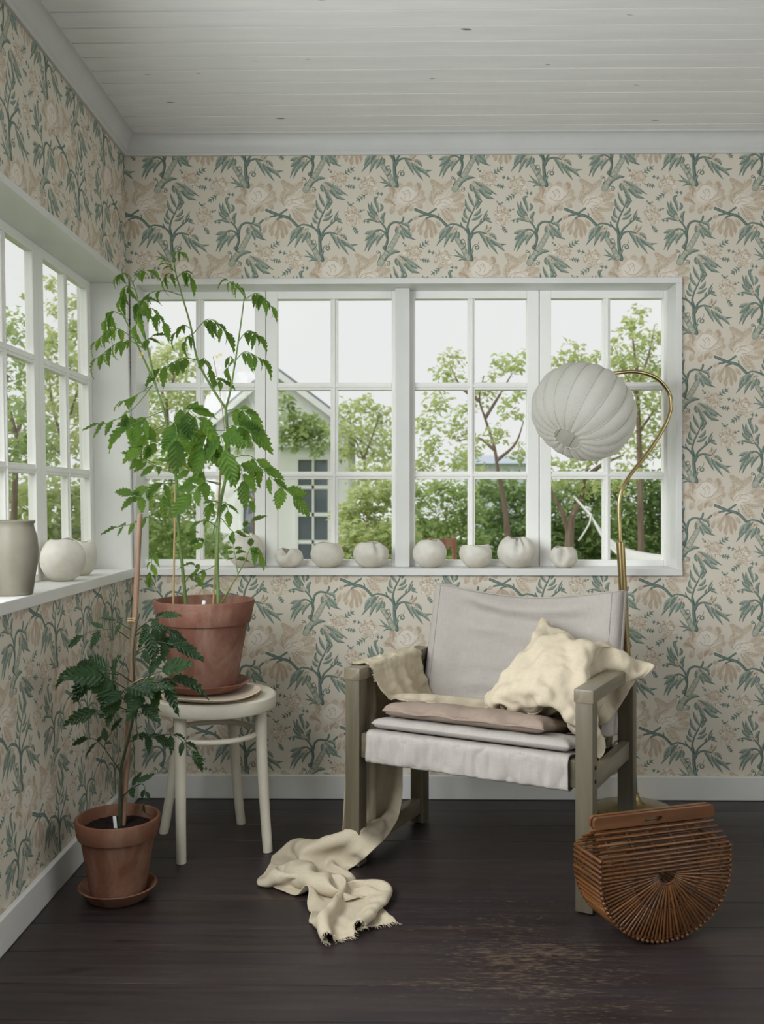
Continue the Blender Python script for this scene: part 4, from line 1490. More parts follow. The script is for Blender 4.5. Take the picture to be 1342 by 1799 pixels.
_F = np.array([[tuple(p) for p in r] for r in front]); _B = np.array([[tuple(p) for p in r] for r in back])
CK = NPU + 1
G_ = np.concatenate([_F, _B[::-1]], 0)
cs_u, cs_v = .47, .45
rest = np.zeros((2 * CK, CK, 3))
rest[..., 0] = np.linspace(0, cs_u, CK)[None]
rest[..., 1] = np.concatenate([np.linspace(0, cs_v, CK), cs_v + 1e-4 + np.linspace(0, cs_v, CK)])[:, None]
_I = np.arange(2 * CK * CK).reshape(2 * CK, CK)
_FI, _BI = _I[:CK], _I[CK:][::-1]
_w1 = np.concatenate([_FI[0], _FI[-1], _FI[:, 0], _FI[:, -1]]); _w2 = np.concatenate([_BI[0], _BI[-1], _BI[:, 0], _BI[:, -1]])
_u = np.linspace(-1, 1, CK)
_thick = (.185 * ((1 - abs(_u[None]) ** 2.2) ** .7) * ((1 - abs(_u[:, None]) ** 2.2) ** .7)).ravel()
_fi, _bi = _FI.ravel(), _BI.ravel()
def stuffing(P):
    c = (P[_w1] + P[_w2]) * .5
    P[_w1] = c; P[_w2] = c
    d = P[_fi] - P[_bi]
    l = np.linalg.norm(d, axis=1) + 1e-9
    d *= np.where(l < _thick, (_thick - l) / l * .2, 0)[:, None]
    P[_fi] += d; P[_bi] -= d
def collide_cushion(P, X, last):
    hit = np.zeros(len(P), bool); fr = np.zeros(len(P))
    push_boxes(P, [(W - .0265, W + .0265, -.027, D + .032, AH - .036, AH), (W - HT, W + HT, -HT, HT, 0, AH - .03), (W - HT, W + HT, D - HT, D + HT, 0, AH - .03)], .003, hit, fr, [1, 2, 3], .004, .8)
    a, b = P[:, 0], P[:, 1]
    tz = seat_top(a, b)
    zt = np.where((a > .085) & (a < .560), tz + .044, tz + .004)
    h = (a > .05) & (a < W - .04) & (b > -.02) & (b < .37) & (P[:, 2] < zt) & (P[:, 2] > zt - .12)
    P[h, 2] = np.minimum(zt[h], P[h, 2] + .004); hit |= h; fr[h] = .8
    bm = .343 + (P[:, 2] - .368) * .284 + .03 * np.sin(PI * np.clip((a - .03) / (W - .06), 0, 1))
    h = (a > .02) & (a < W - .02) & (b > bm) & (P[:, 2] < .78)
    P[h, 1] -= np.minimum(b[h] - bm[h], .004); hit |= h; fr[h] = .6
    if last:
        t = P - X
        P[hit] -= t[hit] * fr[hit][:, None]
    return P
_pin = np.concatenate([_FI[-3:, :3].ravel(), _BI[-3:, :3].ravel(), _FI[-2:, -2:].ravel(), _BI[-2:, -2:].ravel(), _FI[:2, :2].ravel(), _BI[:2, :2].ravel()])
Y_ = drape(to_chair(G_.reshape(-1, 3)), rest.reshape(-1, 3), 2 * CK, CK, collide_cushion, steps=45, iters=10, rself=0, bend=.05, damp=.82, extra=stuffing, grav=-2.2, pin=_pin, comp=.35)
G_ = from_chair(Y_).reshape(2 * CK, CK, 3).tolist()
front = [[Vector(p) for p in r] for r in G_[:CK]]
back = [[Vector(p) for p in r] for r in G_[CK:][::-1]]
def _edge(u, t): return sstep(0, .06, min(u, 1 - u, t, 1 - t))
front = creased(front, lambda u, t: -_edge(u, t) * (.0100 * (.42 - abs(fbm((u * 3.2 + t * 1.5, t * 5.5 - u * 1.2, 4.4), 1.0, 2)) * 2) + .0048 * (.45 - abs(fbm((u * 8, t * 11 + u * 4, 1.7), 1.0, 2)) * 2)))
pil = thing('cushion', 'large crumpled cream linen cushion leaning in the right corner of the armchair', 'cushion', tuple(front[NPU // 2][NPU // 2] - Vector((0, 0, .15))))
po = pil.location.copy()
o = sheet('cushion_front', front, M['linen_cream'], pil, po, .5, .5, .002)
o = sheet('cushion_back', back, M['linen_cream'], pil, po, .5, .5, .002)
edge = [front[0][j] for j in range(NPU)] + [front[i][NPU] for i in range(NPU)] + [front[NPU][j] for j in range(NPU, 0, -1)] + [front[i][0] for i in range(NPU, 0, -1)]
MB().tube([p - po for p in edge], .0024, 6, closed=True).build('edge_seam', M['linen_cream'], pil)

# ---------------------------------------------------------------- floor lamp
def metal_mat(name, c, rough):
    t = NT(name)
    n = t.noise(t.coords(), 14, 4)
    col = t.ramp(n, [(0.3, tuple(x * .86 for x in c[:3]) + (1,)), (0.7, c)])
    r = t.ramp(n, [(0.3, (rough + .08,) * 3), (0.7, (rough,) * 3)])
    return t.done(t.bsdf(col, r, None, 1.0))
M['brass'] = metal_mat('polished_brass', srgb(168, 150, 108), 0.2)
def shade_material():
    t = NT('white_lamp_linen')
    n = t.noise(t.coords((60, 60, 60)), 4, 4)
    n2 = t.noise(t.coords((3, 3, 3)), 3, 4)
    col = t.ramp(n, [(0.3, srgb(218, 217, 211)), (0.7, srgb(232, 231, 226))])
    col = t.mix(t.ramp(n2, [(0.45, (0, 0, 0)), (0.7, (.35, .35, .35))]), col, srgb(242, 241, 238))
    sh = t.bsdf(col, .85, t.bump(n, .2, .001), spec=.15)
    tr = t.n('BsdfTranslucent'); t.l(col, tr.inputs['Color'])
    mx = t.n('MixShader'); mx.inputs[0].default_value = .6
    t.l(sh, mx.inputs[1]); t.l(tr.outputs[0], mx.inputs[2])
    return t.done(mx.outputs[0])
M['shade'] = shade_material()
M['shade_seam'] = paint_mat('shade_seam_braid', srgb(178, 174, 164), .8)
LB = on_z(1113, 1424, 0.0)
lamp = thing('floor_lamp', 'brass floor lamp with curved neck and ribbed white fabric shade behind the armchair', 'floor lamp', (LB.x, LB.y, 0))
lo = lamp.location.copy()
LD = LB.y + CAM_D
def lp(u, v, d=None): return at_d(u, v, LD if d is None else d) - lo
MB().lathe([(0, 0), (.132, 0), (.136, .002), (.137, .005), (.133, .009), (.115, .014), (.08, .020), (.045, .027), (.026, .036), (.020, .05), (.017, .06), (0, .06)], 72).build('base', M['brass'], lamp, angle=60)
top_ = lp(1090, 955)
MB().tube([Vector((0, 0, .045)), top_ * .5 + Vector((0, 0, .02)), top_], .0143, 22).build('pole', M['brass'], lamp)
cdir = (top_ - Vector((0, 0, .05))).normalized()
MB().tube([top_ - cdir * .004, top_ + cdir * .004, top_ + cdir * .007], [.0152, .0152, .011], 22).build('collar', M['brass'], lamp)
npx = [(1090, 956), (1088.5, 925), (1087, 890), (1092, 861.5), (1108, 833), (1136.6, 797), (1163, 757), (1176, 727), (1178.5, 706), (1174, 688), (1158, 668), (1136.6, 657), (1111, 653), (1083, 655), (1064, 658)]
ns = []
for i, (u, v) in enumerate(npx):
    ns.append(tuple(lp(u, v, LD - .012 * max(0, i - 9))))
MB().tube([q for q in spline(ns, 8)], .0066, 16).build('neck', M['brass'], lamp)
hub = Vector(ns[-1])
bot = lp(988, 785, hub.y + lo.y + CAM_D - .155)
ax = (bot - hub)
Ls = ax.length
az = ax.normalized()
MB().tube([hub - az * .012, hub + az * .012, hub + az * .03], [.014, .014, .010], 18).build('lamp_holder', M['brass'], lamp)
xx = az.orthogonal().normalized(); yy = az.cross(xx)
RIBS, SUB = 18, 8
R_EQ = .167
def sh_pt(th, s):
    """s 0 at the hub, 1 at the mouth"""
    g = s * PI
    r = .046 + (R_EQ - .046) * math.sin(g) ** 0.86
    ph = (th * RIBS / (2 * PI)) % 1.0
    lobe = math.sin(PI * ph)
    r *= 1 + .065 * (lobe - .45) * math.sin(g) ** .5
    h = Ls * (.53 - .37 * math.cos(g))
    # the cloth is drawn in at both ends
    h += .006 * (1 - lobe) * (1 if s < .5 else -1) * (1 - math.sin(g)) ** 2
    return hub + az * h + (xx * math.cos(th) + yy * math.sin(th)) * r
rows_ = []
for i in range(41):
    s = i / 40
    rows_.append([sh_pt(2 * PI * j / (RIBS * SUB), s) for j in range(RIBS * SUB)])
o = MB().grid(rows_, True).build('shade', M['shade'], lamp, angle=180)
for r in range(RIBS):
    th = 2 * PI * r / RIBS
    MB().tube([sh_pt(th, i / 30) + (sh_pt(th, i / 30) - (hub + az * Ls * .5)).normalized() * .0006 for i in range(31)], .0016, 6).build('rib', M['shade_seam'], lamp)
mr = [sh_pt(2 * PI * j / 36, 1.0) for j in range(36)]
MB().tube(mr, .0026, 6, closed=True).build('mouth_ring', M['shade_seam'], lamp)
mr = [sh_pt(2 * PI * j / 36, 0.0) for j in range(36)]
MB().tube(mr, .0026, 6, closed=True).build('top_ring', M['shade_seam'], lamp)
for k in range(3):
    a = 2 * PI * k / 3
    MB().tube([sh_pt(a, 0.0), hub + az * .01], .0016, 6).build('spoke', M['brass'], lamp)
bm_ = MB().lathe([(0, -.055), (.014, -.05), (.024, -.03), (.027, -.005), (.022, .02), (.013, .036), (.012, .05), (0, .05)], 20)
rotb = az.to_track_quat('Z', 'Y').to_matrix()
bm_.mapv(lambda p: hub + az * .085 - rotb @ p)
bm_.build('bulb', paint_mat('opal_bulb', srgb(236, 234, 226), .25), lamp)

# ---------------------------------------------------------------- bamboo bag
M['bamboo'] = wood_mat('amber_bamboo', srgb(62, 38, 20), srgb(94, 59, 31), srgb(128, 85, 47), .32, 0, 3.0, .15, .45, rand=.22)
M['bamboo_z'] = wood_mat('amber_bamboo_bar', srgb(84, 54, 33), srgb(103, 67, 41), srgb(120, 81, 51), .36, 0, 1.0, .12, .45)
M['cord'] = paint_mat('brown_cord', srgb(66, 40, 24), .8)
BA = math.radians(19)
near = on_z(1172, 1655, 0.0)
bx = Vector((math.cos(BA), math.sin(BA), 0)); by = Vector((-math.sin(BA), math.cos(BA), 0))
HD = .060                                                   # half depth
bag_o = near + by * HD
bag = thing('bamboo_handbag', 'half round bamboo stick handbag with wooden top bar standing on the floor', 'handbag', (bag_o.x, bag_o.y, .0), BA)
R_B, HZ, WX_ = .158, .163, 1.13
def stick(name, p0, p1, r, parent=bag, mat='bamboo'):
    p0, p1 = Vector(p0), Vector(p1)
    d = p1 - p0
    q = d.normalized().to_track_quat('X', 'Z').to_matrix().to_4x4()
    key = (round(d.length, 3), round(r, 4))
    me = stick.cache.get(key)
    if me is None:
        L = d.length
        me = MB().tube([(-L / 2, 0, 0), (-L / 2 + .002, 0, 0), (L / 2 - .002, 0, 0), (L / 2, 0, 0)], [r * .7, r, r, r * .7], 7).mesh('stick', M[mat], angle=50)
        stick.cache[key] = me
    return link_mesh(name, me, parent, Matrix.Translation((p0 + p1) / 2) @ q)
stick.cache = {}
HINGE, BARZ = HZ + .052, HZ + .106
def face_y(z, sg):                                           # upper part of each face leans in to the closing bars
    return sg * (HD - (HD - .0085) * sstep(HINGE, BARZ, z) ** 1.0) if z > HINGE else sg * HD
for sg in (-1, 1):
    # fan of sticks under the middle
    n = 50
    for i in range(n + 1):
        a = PI + PI * i / n
        r0 = .022 if i % 2 == 0 else .085
        stick('bamboo_stick', (WX_ * r0 * math.cos(a), sg * HD + (0.0012 if i % 2 else 0), HZ + r0 * math.sin(a)), (WX_ * R_B * math.cos(a), sg * HD, HZ + R_B * math.sin(a)), .0031 if i % 2 == 0 else .0027)
    # level sticks above it
    z = HZ + .008
    while z < BARZ - .004:
        w = WX_ * R_B * (1.0 - .06 * sstep(HINGE, BARZ, z))
        stick('bamboo_stick', (-w, face_y(z, sg), z), (w, face_y(z, sg), z), .0034)
        z += .0098
    # cords that tie the sticks together
    for x in (-.150, -.085, -.030, .030, .085, .150):
        pts = [(x, face_y(HZ + .005 + .0056 * k, sg) - sg * .0036 * (1 if k % 2 else -1) * -1, HZ + .005 + .0056 * k) for k in range(20)]
        MB().tube(pts, .0013, 5).build('cord', M['cord'], bag)
    for rr in (.024, .085, .152):
        m = 60
        pts = [(WX_ * rr * math.cos(PI + PI * k / m), sg * (HD + .0034 * (1 if k % 2 else -1)), HZ + rr * math.sin(PI + PI * k / m)) for k in range(m + 1)]
        MB().tube(pts, .0013, 5).build('cord', M['cord'], bag)
    # wooden bar with the hand slot
    y = sg * .0085
    bar = MB()
    bm = bmesh.new()
    def rr_pts(w, h, r, cx, cz, n=5):
        o_ = []
        for (sx, sz, a0) in ((1, 1, 0), (-1, 1, PI / 2), (-1, -1, PI), (1, -1, 1.5 * PI)):
            for k in range(n + 1):
                a = a0 + PI / 2 * k / n
                o_.append((cx + sx * (w - r) + r * math.cos(a), cz + sz * (h - r) + r * math.sin(a)))
        return o_
    outer = rr_pts(.170, .0145, .010, 0, BARZ + .0145)
    hole = rr_pts(.026, .0062, .006, -.006, BARZ + .011)
    m = len(outer)
    vs, fs = [], []
    for yy_ in (y - .005, y + .005):
        vs += [(p[0], yy_, p[1]) for p in outer] + [(p[0], yy_, p[1]) for p in hole]
    for k in range(m):
        l = (k + 1) % m
        fs += [(k, l, m + l, m + k), (2 * m + k, 3 * m + k, 3 * m + l, 2 * m + l), (k, 2 * m + k, 2 * m + l, l), (m + k, m + l, 3 * m + l, 3 * m + k)]
    MB().add(vs, fs).build('handle_bar', M['bamboo_z'], bag, smooth=False)
    bm.free()
# slats of the curved side, from face to face
arc = []
n_arc = 40
for i in range(n_arc + 1):
    a = PI + PI * i / n_arc
    arc.append((WX_ * R_B * 1.012 * math.cos(a), HZ + R_B * 1.012 * math.sin(a)))
arc = [(-WX_ * R_B * 1.012, HZ + .0125 * k) for k in (4, 3, 2, 1)] + arc + [(WX_ * R_B * 1.012, HZ + .0125 * k) for k in (1, 2, 3, 4)]
for (x, z) in arc:
    stick('bamboo_slat', (x, -HD - .004, z), (x, HD + .004, z), .0043)
for sg in (-1, 1):
    MB().tube([(x * 1.012, sg * (HD - .004), HZ + (z - HZ) * 1.012) for x, z in arc], .0016, 5).build('cord', M['cord'], bag)

# ---------------------------------------------------------------- ceramics
def ceramic(name, c1, c2, rough, warm):
    t = NT(name)
    v = t.coords()
    n = t.noise(v, 22, 5, .6)
    n2 = t.noise(v, 9, 3)
    col = t.ramp(n, [(.3, c1), (.7, c2)])
    col = t.mix(t.ramp(n2, [(.5, (0, 0, 0)), (.75, (.5, .5, .5))]), col, warm)
    sh = t.bsdf(col, rough, t.bump(n, .35, .003), spec=.35)
    tr = t.n('BsdfTranslucent'); t.l(col, tr.inputs['Color'])
    mx = t.n('MixShader'); mx.inputs[0].default_value = .35
    t.l(sh, mx.inputs[1]); t.l(tr.outputs[0], mx.inputs[2])
    return t.done(mx.outputs[0])
M['porcelain'] = ceramic('matt_white_porcelain', srgb(226, 222, 213), srgb(240, 238, 231), .55, srgb(206, 190, 158))
M['stoneware'] = paint_mat('grey_green_stoneware', srgb(122, 118, 104), .45, .08, 12, .4, .4)
def vase(label, loc, r, h, mouth=.45, seed=0.0, dents=(), wobble=.03, lip=0.006, squash=1.0, group='white pinched vases', lean=0.0, close=False):
    """dents: (angle, height 0..1, angular width, height width, depth as a share of r)"""
    root = thing('vase', label, 'vase', loc, 0, group)
    th = .004
    prof = []
    base = .42
    for k in range(25):
        s = k / 24
        g = math.asin(base) * 0 - 1.15 + s * (1.15 + math.acos(mouth))
        prof.append((r * math.cos(g), g))
    z0, z1 = math.sin(prof[0][1]), math.sin(prof[-1][1])
    outer = [(a, (math.sin(g) - z0) / (z1 - z0) * h) for a, g in prof]
    def wob_(rr, z, a, inner=False):
        s = max(0, min(1, z / h))
        q = 1 + wobble * fbm((math.cos(a) * 1.2 + seed, math.sin(a) * 1.2, s * 1.5 + seed), 1.0, 3) * 1.6
        zz = z
        for (da, dh, wa, wh, dep) in dents:
            d = (a - da + PI) % (2 * PI) - PI
            f = math.exp(-(d / wa) ** 2) * math.exp(-((s - dh) / wh) ** 2)
            q -= dep * f
            if dh > .8: zz -= h * dep * .45 * f * sstep(.5, 1, s)
        zz += h * .05 * sstep(.6, 1, s) * (math.sin(a * 2 + seed) * .5 + math.sin(a * 3 + seed * 2) * .4)
        if squash != 1: q *= 1 + (squash - 1) * math.cos(a) ** 2
        return (rr * q, zz)
    mb = MB()
    inner = [(max(a - th, .002), max(z, th)) for a, z in outer[::-1]][:-1]
    full = [(0, 0)] + outer + inner + [(0, th)]
    mb.lathe(full, 56, wob=wob_)
    mb.build('body', M['porcelain'], root, angle=180)
    return root
def on_sill(u, hw, top, y=.044):
    p = on_y(u, 990, y)
    d = y + CAM_D
    return (p.x, y, SILL), hw / F_PX * d, on_y(u, top, y).z - SILL
FR = -PI / 2                                                  # towards the room
def sv(label, u, hw, top, **k):
    loc, r, h = on_sill(u, hw, top)
    return vase(label, loc, r, h, **k)
sv('white round vase on the back sill half hidden behind the tomato stems', 432, 31, 941, mouth=.5, seed=1.1)
sv('small crumpled white vase with notched rim next to the tomato plant', 508, 25, 964, mouth=.55, seed=2.7, dents=[(FR - .5, 1.0, .5, .35, .55), (FR + .3, .4, .4, .4, .25)], wobble=.06)
sv('white vase with uneven narrow rim, third from the left on the back sill', 575, 29.5, 954, mouth=.62, seed=3.9, dents=[(FR + 1.2, .95, .4, .2, .15), (FR + .2, .5, .6, .3, .10)])
sv('white vase with a slit dent in its side, just left of the centre post', 651, 31, 953, mouth=.58, seed=5.2, dents=[(FR + .55, .85, .22, .4, .28), (FR - .3, .25, .5, .25, .12)])
sv('smooth round white vase with small mouth, just right of the centre post', 755, 30, 949, mouth=.52, seed=6.4)
sv('wide mouthed white vase tapering to its foot, right of the smooth round one', 836, 29, 958, mouth=.8, seed=7.1, dents=[(FR + .9, .95, .4, .25, .10)], wobble=.04)
sv('largest white vase on the back sill with a puckered peak at its closed top', 908, 34, 944, mouth=.46, seed=8.8, dents=[(FR - .08, .92, .16, .35, .30), (FR + .35, .95, .12, .3, .22)])
sv('small broken white vase split into two shells below the lamp shade', 990, 24.5, 961, mouth=.60, seed=9.9, dents=[(FR - .35, .75, .32, .55, .70)], wobble=.07)
def on_side(u, dist, hw, top):
    p = at_d(u, 950, dist)
    return (p.x, p.y, SILL), hw / F_PX * dist, at_d(u, top, dist).z - SILL
loc, r, h = on_side(117, 2.88, 40, 948)
vase('white round vase beside the stoneware jar on the left sill', (loc[0] - .012, loc[1], SILL), r * .97, h, mouth=.55, seed=11.3, group='white pinched vases')
loc, r, h = on_side(143, 3.10, 28, 950)
vase('white vase behind the round one in the corner of the left sill', loc, r, h, mouth=.6, seed=12.9, group='white pinched vases')
p = at_d(28, 950, 2.45)
jar = thing('stoneware_jar', 'tall grey green stoneware jar on the left window sill', 'jar', (p.x - .012, p.y, SILL))
hj = at_d(30, 914, 2.45).z - SILL
MB().lathe([(0, 0), (.050, 0), (.053, .004), (.059, .05 * hj / .19), (.0655, .45 * hj), (.066, .62 * hj), (.063, .78 * hj), (.056, .90 * hj), (.0545, .945 * hj), (.0575, .975 * hj), (.0585, .99 * hj), (.056, hj), (.0525, .99 * hj), (.0505, .94 * hj), (.052, .88 * hj), (.060, .6 * hj), (.05, .03), (0, .012)], 64).build('body', M['stoneware'], jar, angle=60)
# ---------------------------------------------------------------- tomato plants
def leaf_material(name, c1, c2, tc, tfac):
    t = NT(name)
    oi = t.n('ObjectInfo')
    n = t.noise(t.coords((1, 1, 1)), 5, 4)
    col = t.ramp(n, [(.3, c1), (.7, c2)])
    hv = t.n('HueSaturation'); mr = t.n('MapRange')
    mr.inputs['To Min'].default_value = .72; mr.inputs['To Max'].default_value = 1.25
    t.l(oi.outputs['Random'], mr.inputs['Value']); t.l(mr.outputs[0], hv.inputs['Value']); t.l(col, hv.inputs['Color'])
    # veins from the leaf's own coordinates
    tx = t.n('TexCoord'); sp = t.n('SeparateXYZ'); t.l(tx.outputs['Object'], sp.inputs[0])
    ab = t.n('Math', operation='ABSOLUTE'); t.l(sp.outputs['Y'], ab.inputs[0])
    v = t.n('Math', operation='MULTIPLY_ADD'); v.inputs[1].default_value = -1.1; t.l(ab.outputs[0], v.inputs[0]); t.l(sp.outputs['X'], v.inputs[2])
    sn = t.n('Math', operation='MULTIPLY'); sn.inputs[1].default_value = 44.0; t.l(v.outputs[0], sn.inputs[0])
    si = t.n('Math', operation='SINE'); t.l(sn.outputs[0], si.inputs[0])
    sh = t.bsdf(hv.outputs['Color'], .48, t.bump(si.outputs[0], .45, .02), spec=.35)
    tr = t.n('BsdfTranslucent')
    hv2 = t.n('HueSaturation'); hv2.inputs['Color'].default_value = tc; t.l(mr.outputs[0], hv2.inputs['Value'])
    t.l(hv2.outputs['Color'], tr.inputs['Color'])
    mx = t.n('MixShader'); mx.inputs[0].default_value = tfac
    t.l(sh, mx.inputs[1]); t.l(tr.outputs[0], mx.inputs[2])
    return t.done(mx.outputs[0])
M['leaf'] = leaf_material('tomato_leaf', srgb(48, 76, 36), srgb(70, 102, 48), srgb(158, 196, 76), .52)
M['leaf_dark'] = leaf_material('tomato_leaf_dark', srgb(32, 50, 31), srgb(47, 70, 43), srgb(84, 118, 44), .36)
M['stem_g'] = paint_mat('green_stem', srgb(96, 120, 62), .5, .12, 20)
M['stem_d'] = paint_mat('dark_green_stem', srgb(48, 58, 40), .5, .12, 20)
M['cane_stick'] = wood_mat('bamboo_cane', srgb(148, 122, 84), srgb(176, 150, 106), srgb(196, 170, 128), .5, 2, 2.0)
M['brown_stake'] = wood_mat('weathered_brown_stake', srgb(92, 72, 56), srgb(122, 97, 77), srgb(148, 122, 98), .6, 2, 2.0)
M['twine'] = paint_mat('hemp_twine', srgb(176, 148, 106), .9, .15, 60)
M['flower_y'] = paint_mat('yellow_petal', srgb(206, 186, 96), .6)
M['label_w'] = paint_mat('white_plastic_tag', srgb(212, 214, 214), .4)

def leaf_mesh(seed, W, droop, curl, lob, mat):
    rg = random.Random(seed)
    N = 13
    rows_ = []
    for i in range(N + 1):
        t = i / N
        w = W * (math.sin(PI * min(1, t * .98 + .02) ** .72)) ** .9 * (1 - .18 * t)
        saw = (i % 2)
        w *= (1 - lob * (0 if saw else 1)) if 0 < i < N else 1
        w = max(w, .004) if i < N else .002
        x = t + (.05 * saw if 0 < i < N else 0)
        z = -droop * t ** 2 + .02 * math.sin(7 * t + seed)
        side = .06 * math.sin(2.2 * t + seed) * droop
        wl, wr = w * rg.uniform(.88, 1.1), w * rg.uniform(.88, 1.1)
        xs = x * (1 - .06 * droop * t)
        rows_.append([(xs + .03 * saw, side + wl, z + curl * wl - .25 * wl * wl * 6 * curl * 0 + .03 * math.sin(i * 1.9 + seed)),
                      (xs - .015, side + wl * .5, z + curl * wl * .62 + .012),
                      (x - .03, side, z),
                      (xs - .015, side - wr * .5, z + curl * wr * .62 + .012),
                      (xs + .03 * saw, side - wr, z + curl * wr + .03 * math.sin(i * 2.3 + seed + 1))])
    return MB().grid(rows_).mesh('leaf', mat, angle=180)
LEAVES = {k: [leaf_mesh(s, W, dr, cu, lo_, M[k]) for s, W, dr, cu, lo_ in
              ((1, .27, .18, .30, .20), (2, .31, .38, .20, .24), (3, .24, .62, .45, .22), (4, .28, .30, -.18, .26), (5, .22, .85, .60, .20))] for k in ('leaf', 'leaf_dark')}
UPV = Vector((0, 0, 1))
class Plant:
    def __init__(s, root, D0, kind, seed, stem_mat):
        s.root, s.D0, s.kind = root, D0, kind
        s.rg = random.Random(seed)
        s.org = root.location.copy()
        s.mat = stem_mat
        s.n = 0
        s.stalks = MB()
    def P(s, u, v, dd=0.0): return at_d(u, v, s.D0 + dd) - s.org
    def leaf(s, p, d, nrm, L, var=None):
        d = d.normalized()
        z = (nrm - d * nrm.dot(d))
        if z.length < 1e-3: z = d.orthogonal()
        z.normalize()
        y = z.cross(d)
        m = Matrix((d, y, z)).transposed().to_4x4()
        m = Matrix.Translation(p) @ m @ Matrix.Diagonal((L, L * s.rg.uniform(.9, 1.15), L, 1))
        v = s.rg.randrange(len(LEAVES[s.kind])) if var is None else var
        o = link_mesh('leaf', LEAVES[s.kind][v], s.root, m)
        s.n += 1
        return o
    def stem(s, pts, r0, r1, nm='stem', n=6):
        """pts: (u, v, depth offset)"""
        P3 = [tuple(s.P(*q)) for q in pts]
        sp = spline(P3, n)
        MB().tube(sp, [r0 + (r1 - r0) * i / (len(sp) - 1) for i in range(len(sp))], 9).build(nm, s.mat, s.root)
    def stalk(s, pts, r0, r1):
        s.stalks.tube(pts, [r0 + (r1 - r0) * i / (len(pts) - 1) for i in range(len(pts))], 6)
    def frond(s, pts, n, L, var=None, term=1.25, r=.0016, sag=.45, start=.34, flat=.7):
        """a compound leaf along pts (u, v, depth offset) with n pairs of leaflets"""
        sp = [Vector(q) for q in spline([tuple(s.P(*q)) for q in pts], 8)]
        s.stalk(sp, r, r * .45)
        m = len(sp) - 1
        def at(t):
            f = t * m; i = min(int(f), m - 1)
            return sp[i].lerp(sp[i + 1], f - i), (sp[i + 1] - sp[i]).normalized()
        N = (UPV * flat + Vector((s.rg.uniform(-.3, .3), -1 * (1.15 - flat), 0))).normalized()
        for k in range(n):
            t = start + (1 - start) * (k + .35) / (n + .25)
            for sg in (-1, 1):
                p, tg = at(min(1, t + sg * .025))
                side = N.cross(tg)
                if side.length < 1e-3: side = tg.orthogonal()
                side.normalize()
                d = tg * s.rg.uniform(.45, .8) + side * sg * s.rg.uniform(.7, 1.0) + Vector((0, 0, -1)) * sag * s.rg.uniform(.5, 1.4)
                nn = N + Vector((s.rg.uniform(-.5, .5), s.rg.uniform(-.5, .2), s.rg.uniform(-.2, .3)))
                l = L * s.rg.uniform(.72, 1.15)
                b = p + d.normalized() * l * .10
                s.stalk([p, b], r * .5, r * .4)
                s.leaf(b, d, nn, l, var)
        p, tg = at(1.0)
        s.leaf(p, tg + Vector((0, 0, -1)) * sag * .35, N, L * term, var)
    def finish(s):
        if s.stalks.v: s.stalks.build('leaf_stalks', s.mat, s.root)['kind'] = 'stuff'

# ---- the tall plant
T3 = Plant(big, BP.y + CAM_D, 'leaf', 21, M['stem_g'])
def Z(x, y, d=0.0): return (x / 2.396, 430 + y / 2.396, d)
def Zs(*q): return [Z(*p) for p in q]
base_v = 1075
T3.stem(Zs((782, 1560, .02), (779, 1480, .02), (765, 1330, .01), (750, 1180, 0), (742, 1000, -.01), (725, 880, -.02), (690, 700, -.03), (655, 590, -.03), (622, 440, -.04), (600, 340, -.04), (572, 200, -.05), (545, 130, -.05)), .0058, .0018)
T3.stem(Zs((655, 590, -.03), (600, 470, -.01), (545, 350, .02), (505, 275, .03)), .0034, .0015)
T3.stem(Zs((920, 1560, -.02), (918, 1480, -.02), (914, 1300, -.02), (926, 1100, -.01), (962, 900, 0), (950, 690, .02)), .0062, .0042)
T3.stem(Zs((950, 690, .02), (885, 590, .04), (830, 480, .05), (802, 340, .06), (765, 210, .06), (738, 110, .06), (730, 30, .05)), .0042, .0017)
T3.stem(Zs((950, 690, .02), (968, 620, 0), (992, 480, -.03), (1018, 300, -.05), (1030, 205, -.06)), .0036, .0016)
T3.stem(Zs((930, 1510, -.03), (980, 1425, -.06), (1030, 1335, -.08)), .0026, .0014)
T3.stem(Zs((925, 1110, -.01), (900, 1200, -.02), (880, 1290, -.02)), .0018, .0012)
for zx0, zx1, zt in ((729, 741, 870), (896, 932, 880)):
    P0, P1 = T3.P(*Z(zx0, 1540, .05)), T3.P(*Z(zx1, zt, .03))
    MB().tube([P0, P0.lerp(P1, .5), P1], .0032, 8).build('support_cane', M['cane_stick'], big)
P0, P1 = T3.P(*Z(945, 780, .0)), T3.P(*Z(897, 470, .02))
MB().tube([P0, P0.lerp(P1, .5) + Vector((.004, 0, 0)), P1], .0011, 6).build('tie_string', M['twine'], big)
f = T3.frond
# crown of the left stems
f(Zs((556, 165, -.05), (590, 112, -.07), (630, 108, -.09)), 2, .036, 2, sag=.7)
f(Zs((548, 135, -.05), (520, 120, -.03), (498, 128, -.02)), 2, .034, 2, sag=.8)
f(Zs((570, 190, -.05), (530, 175, -.03), (505, 235, -.02)), 3, .044, 4, sag=.9)
f(Zs((600, 335, -.04), (588, 235, -.08), (572, 340, -.10)), 3, .050, 4, sag=.9)
f(Zs((764, 213, .06), (690, 193, .02), (620, 210, 0), (592, 262, -.02)), 3, .040, 2, sag=.9)
f(Zs((608, 290, -.04), (640, 268, -.07), (690, 330, -.09)), 2, .042, 2, sag=1.0)
f(Zs((522, 300, .03), (470, 280, .02), (448, 320, .02)), 3, .042, 4, sag=.9)
f(Zs((565, 395, .01), (480, 350, .03), (400, 410, .05)), 4, .042, 2, sag=1.0)
f(Zs((612, 440, -.03), (520, 402, -.02), (404, 480, 0)), 4, .048, 2, sag=1.0)
f(Zs((595, 430, -.02), (620, 400, -.05), (642, 385, -.06)), 1, .04, 1)
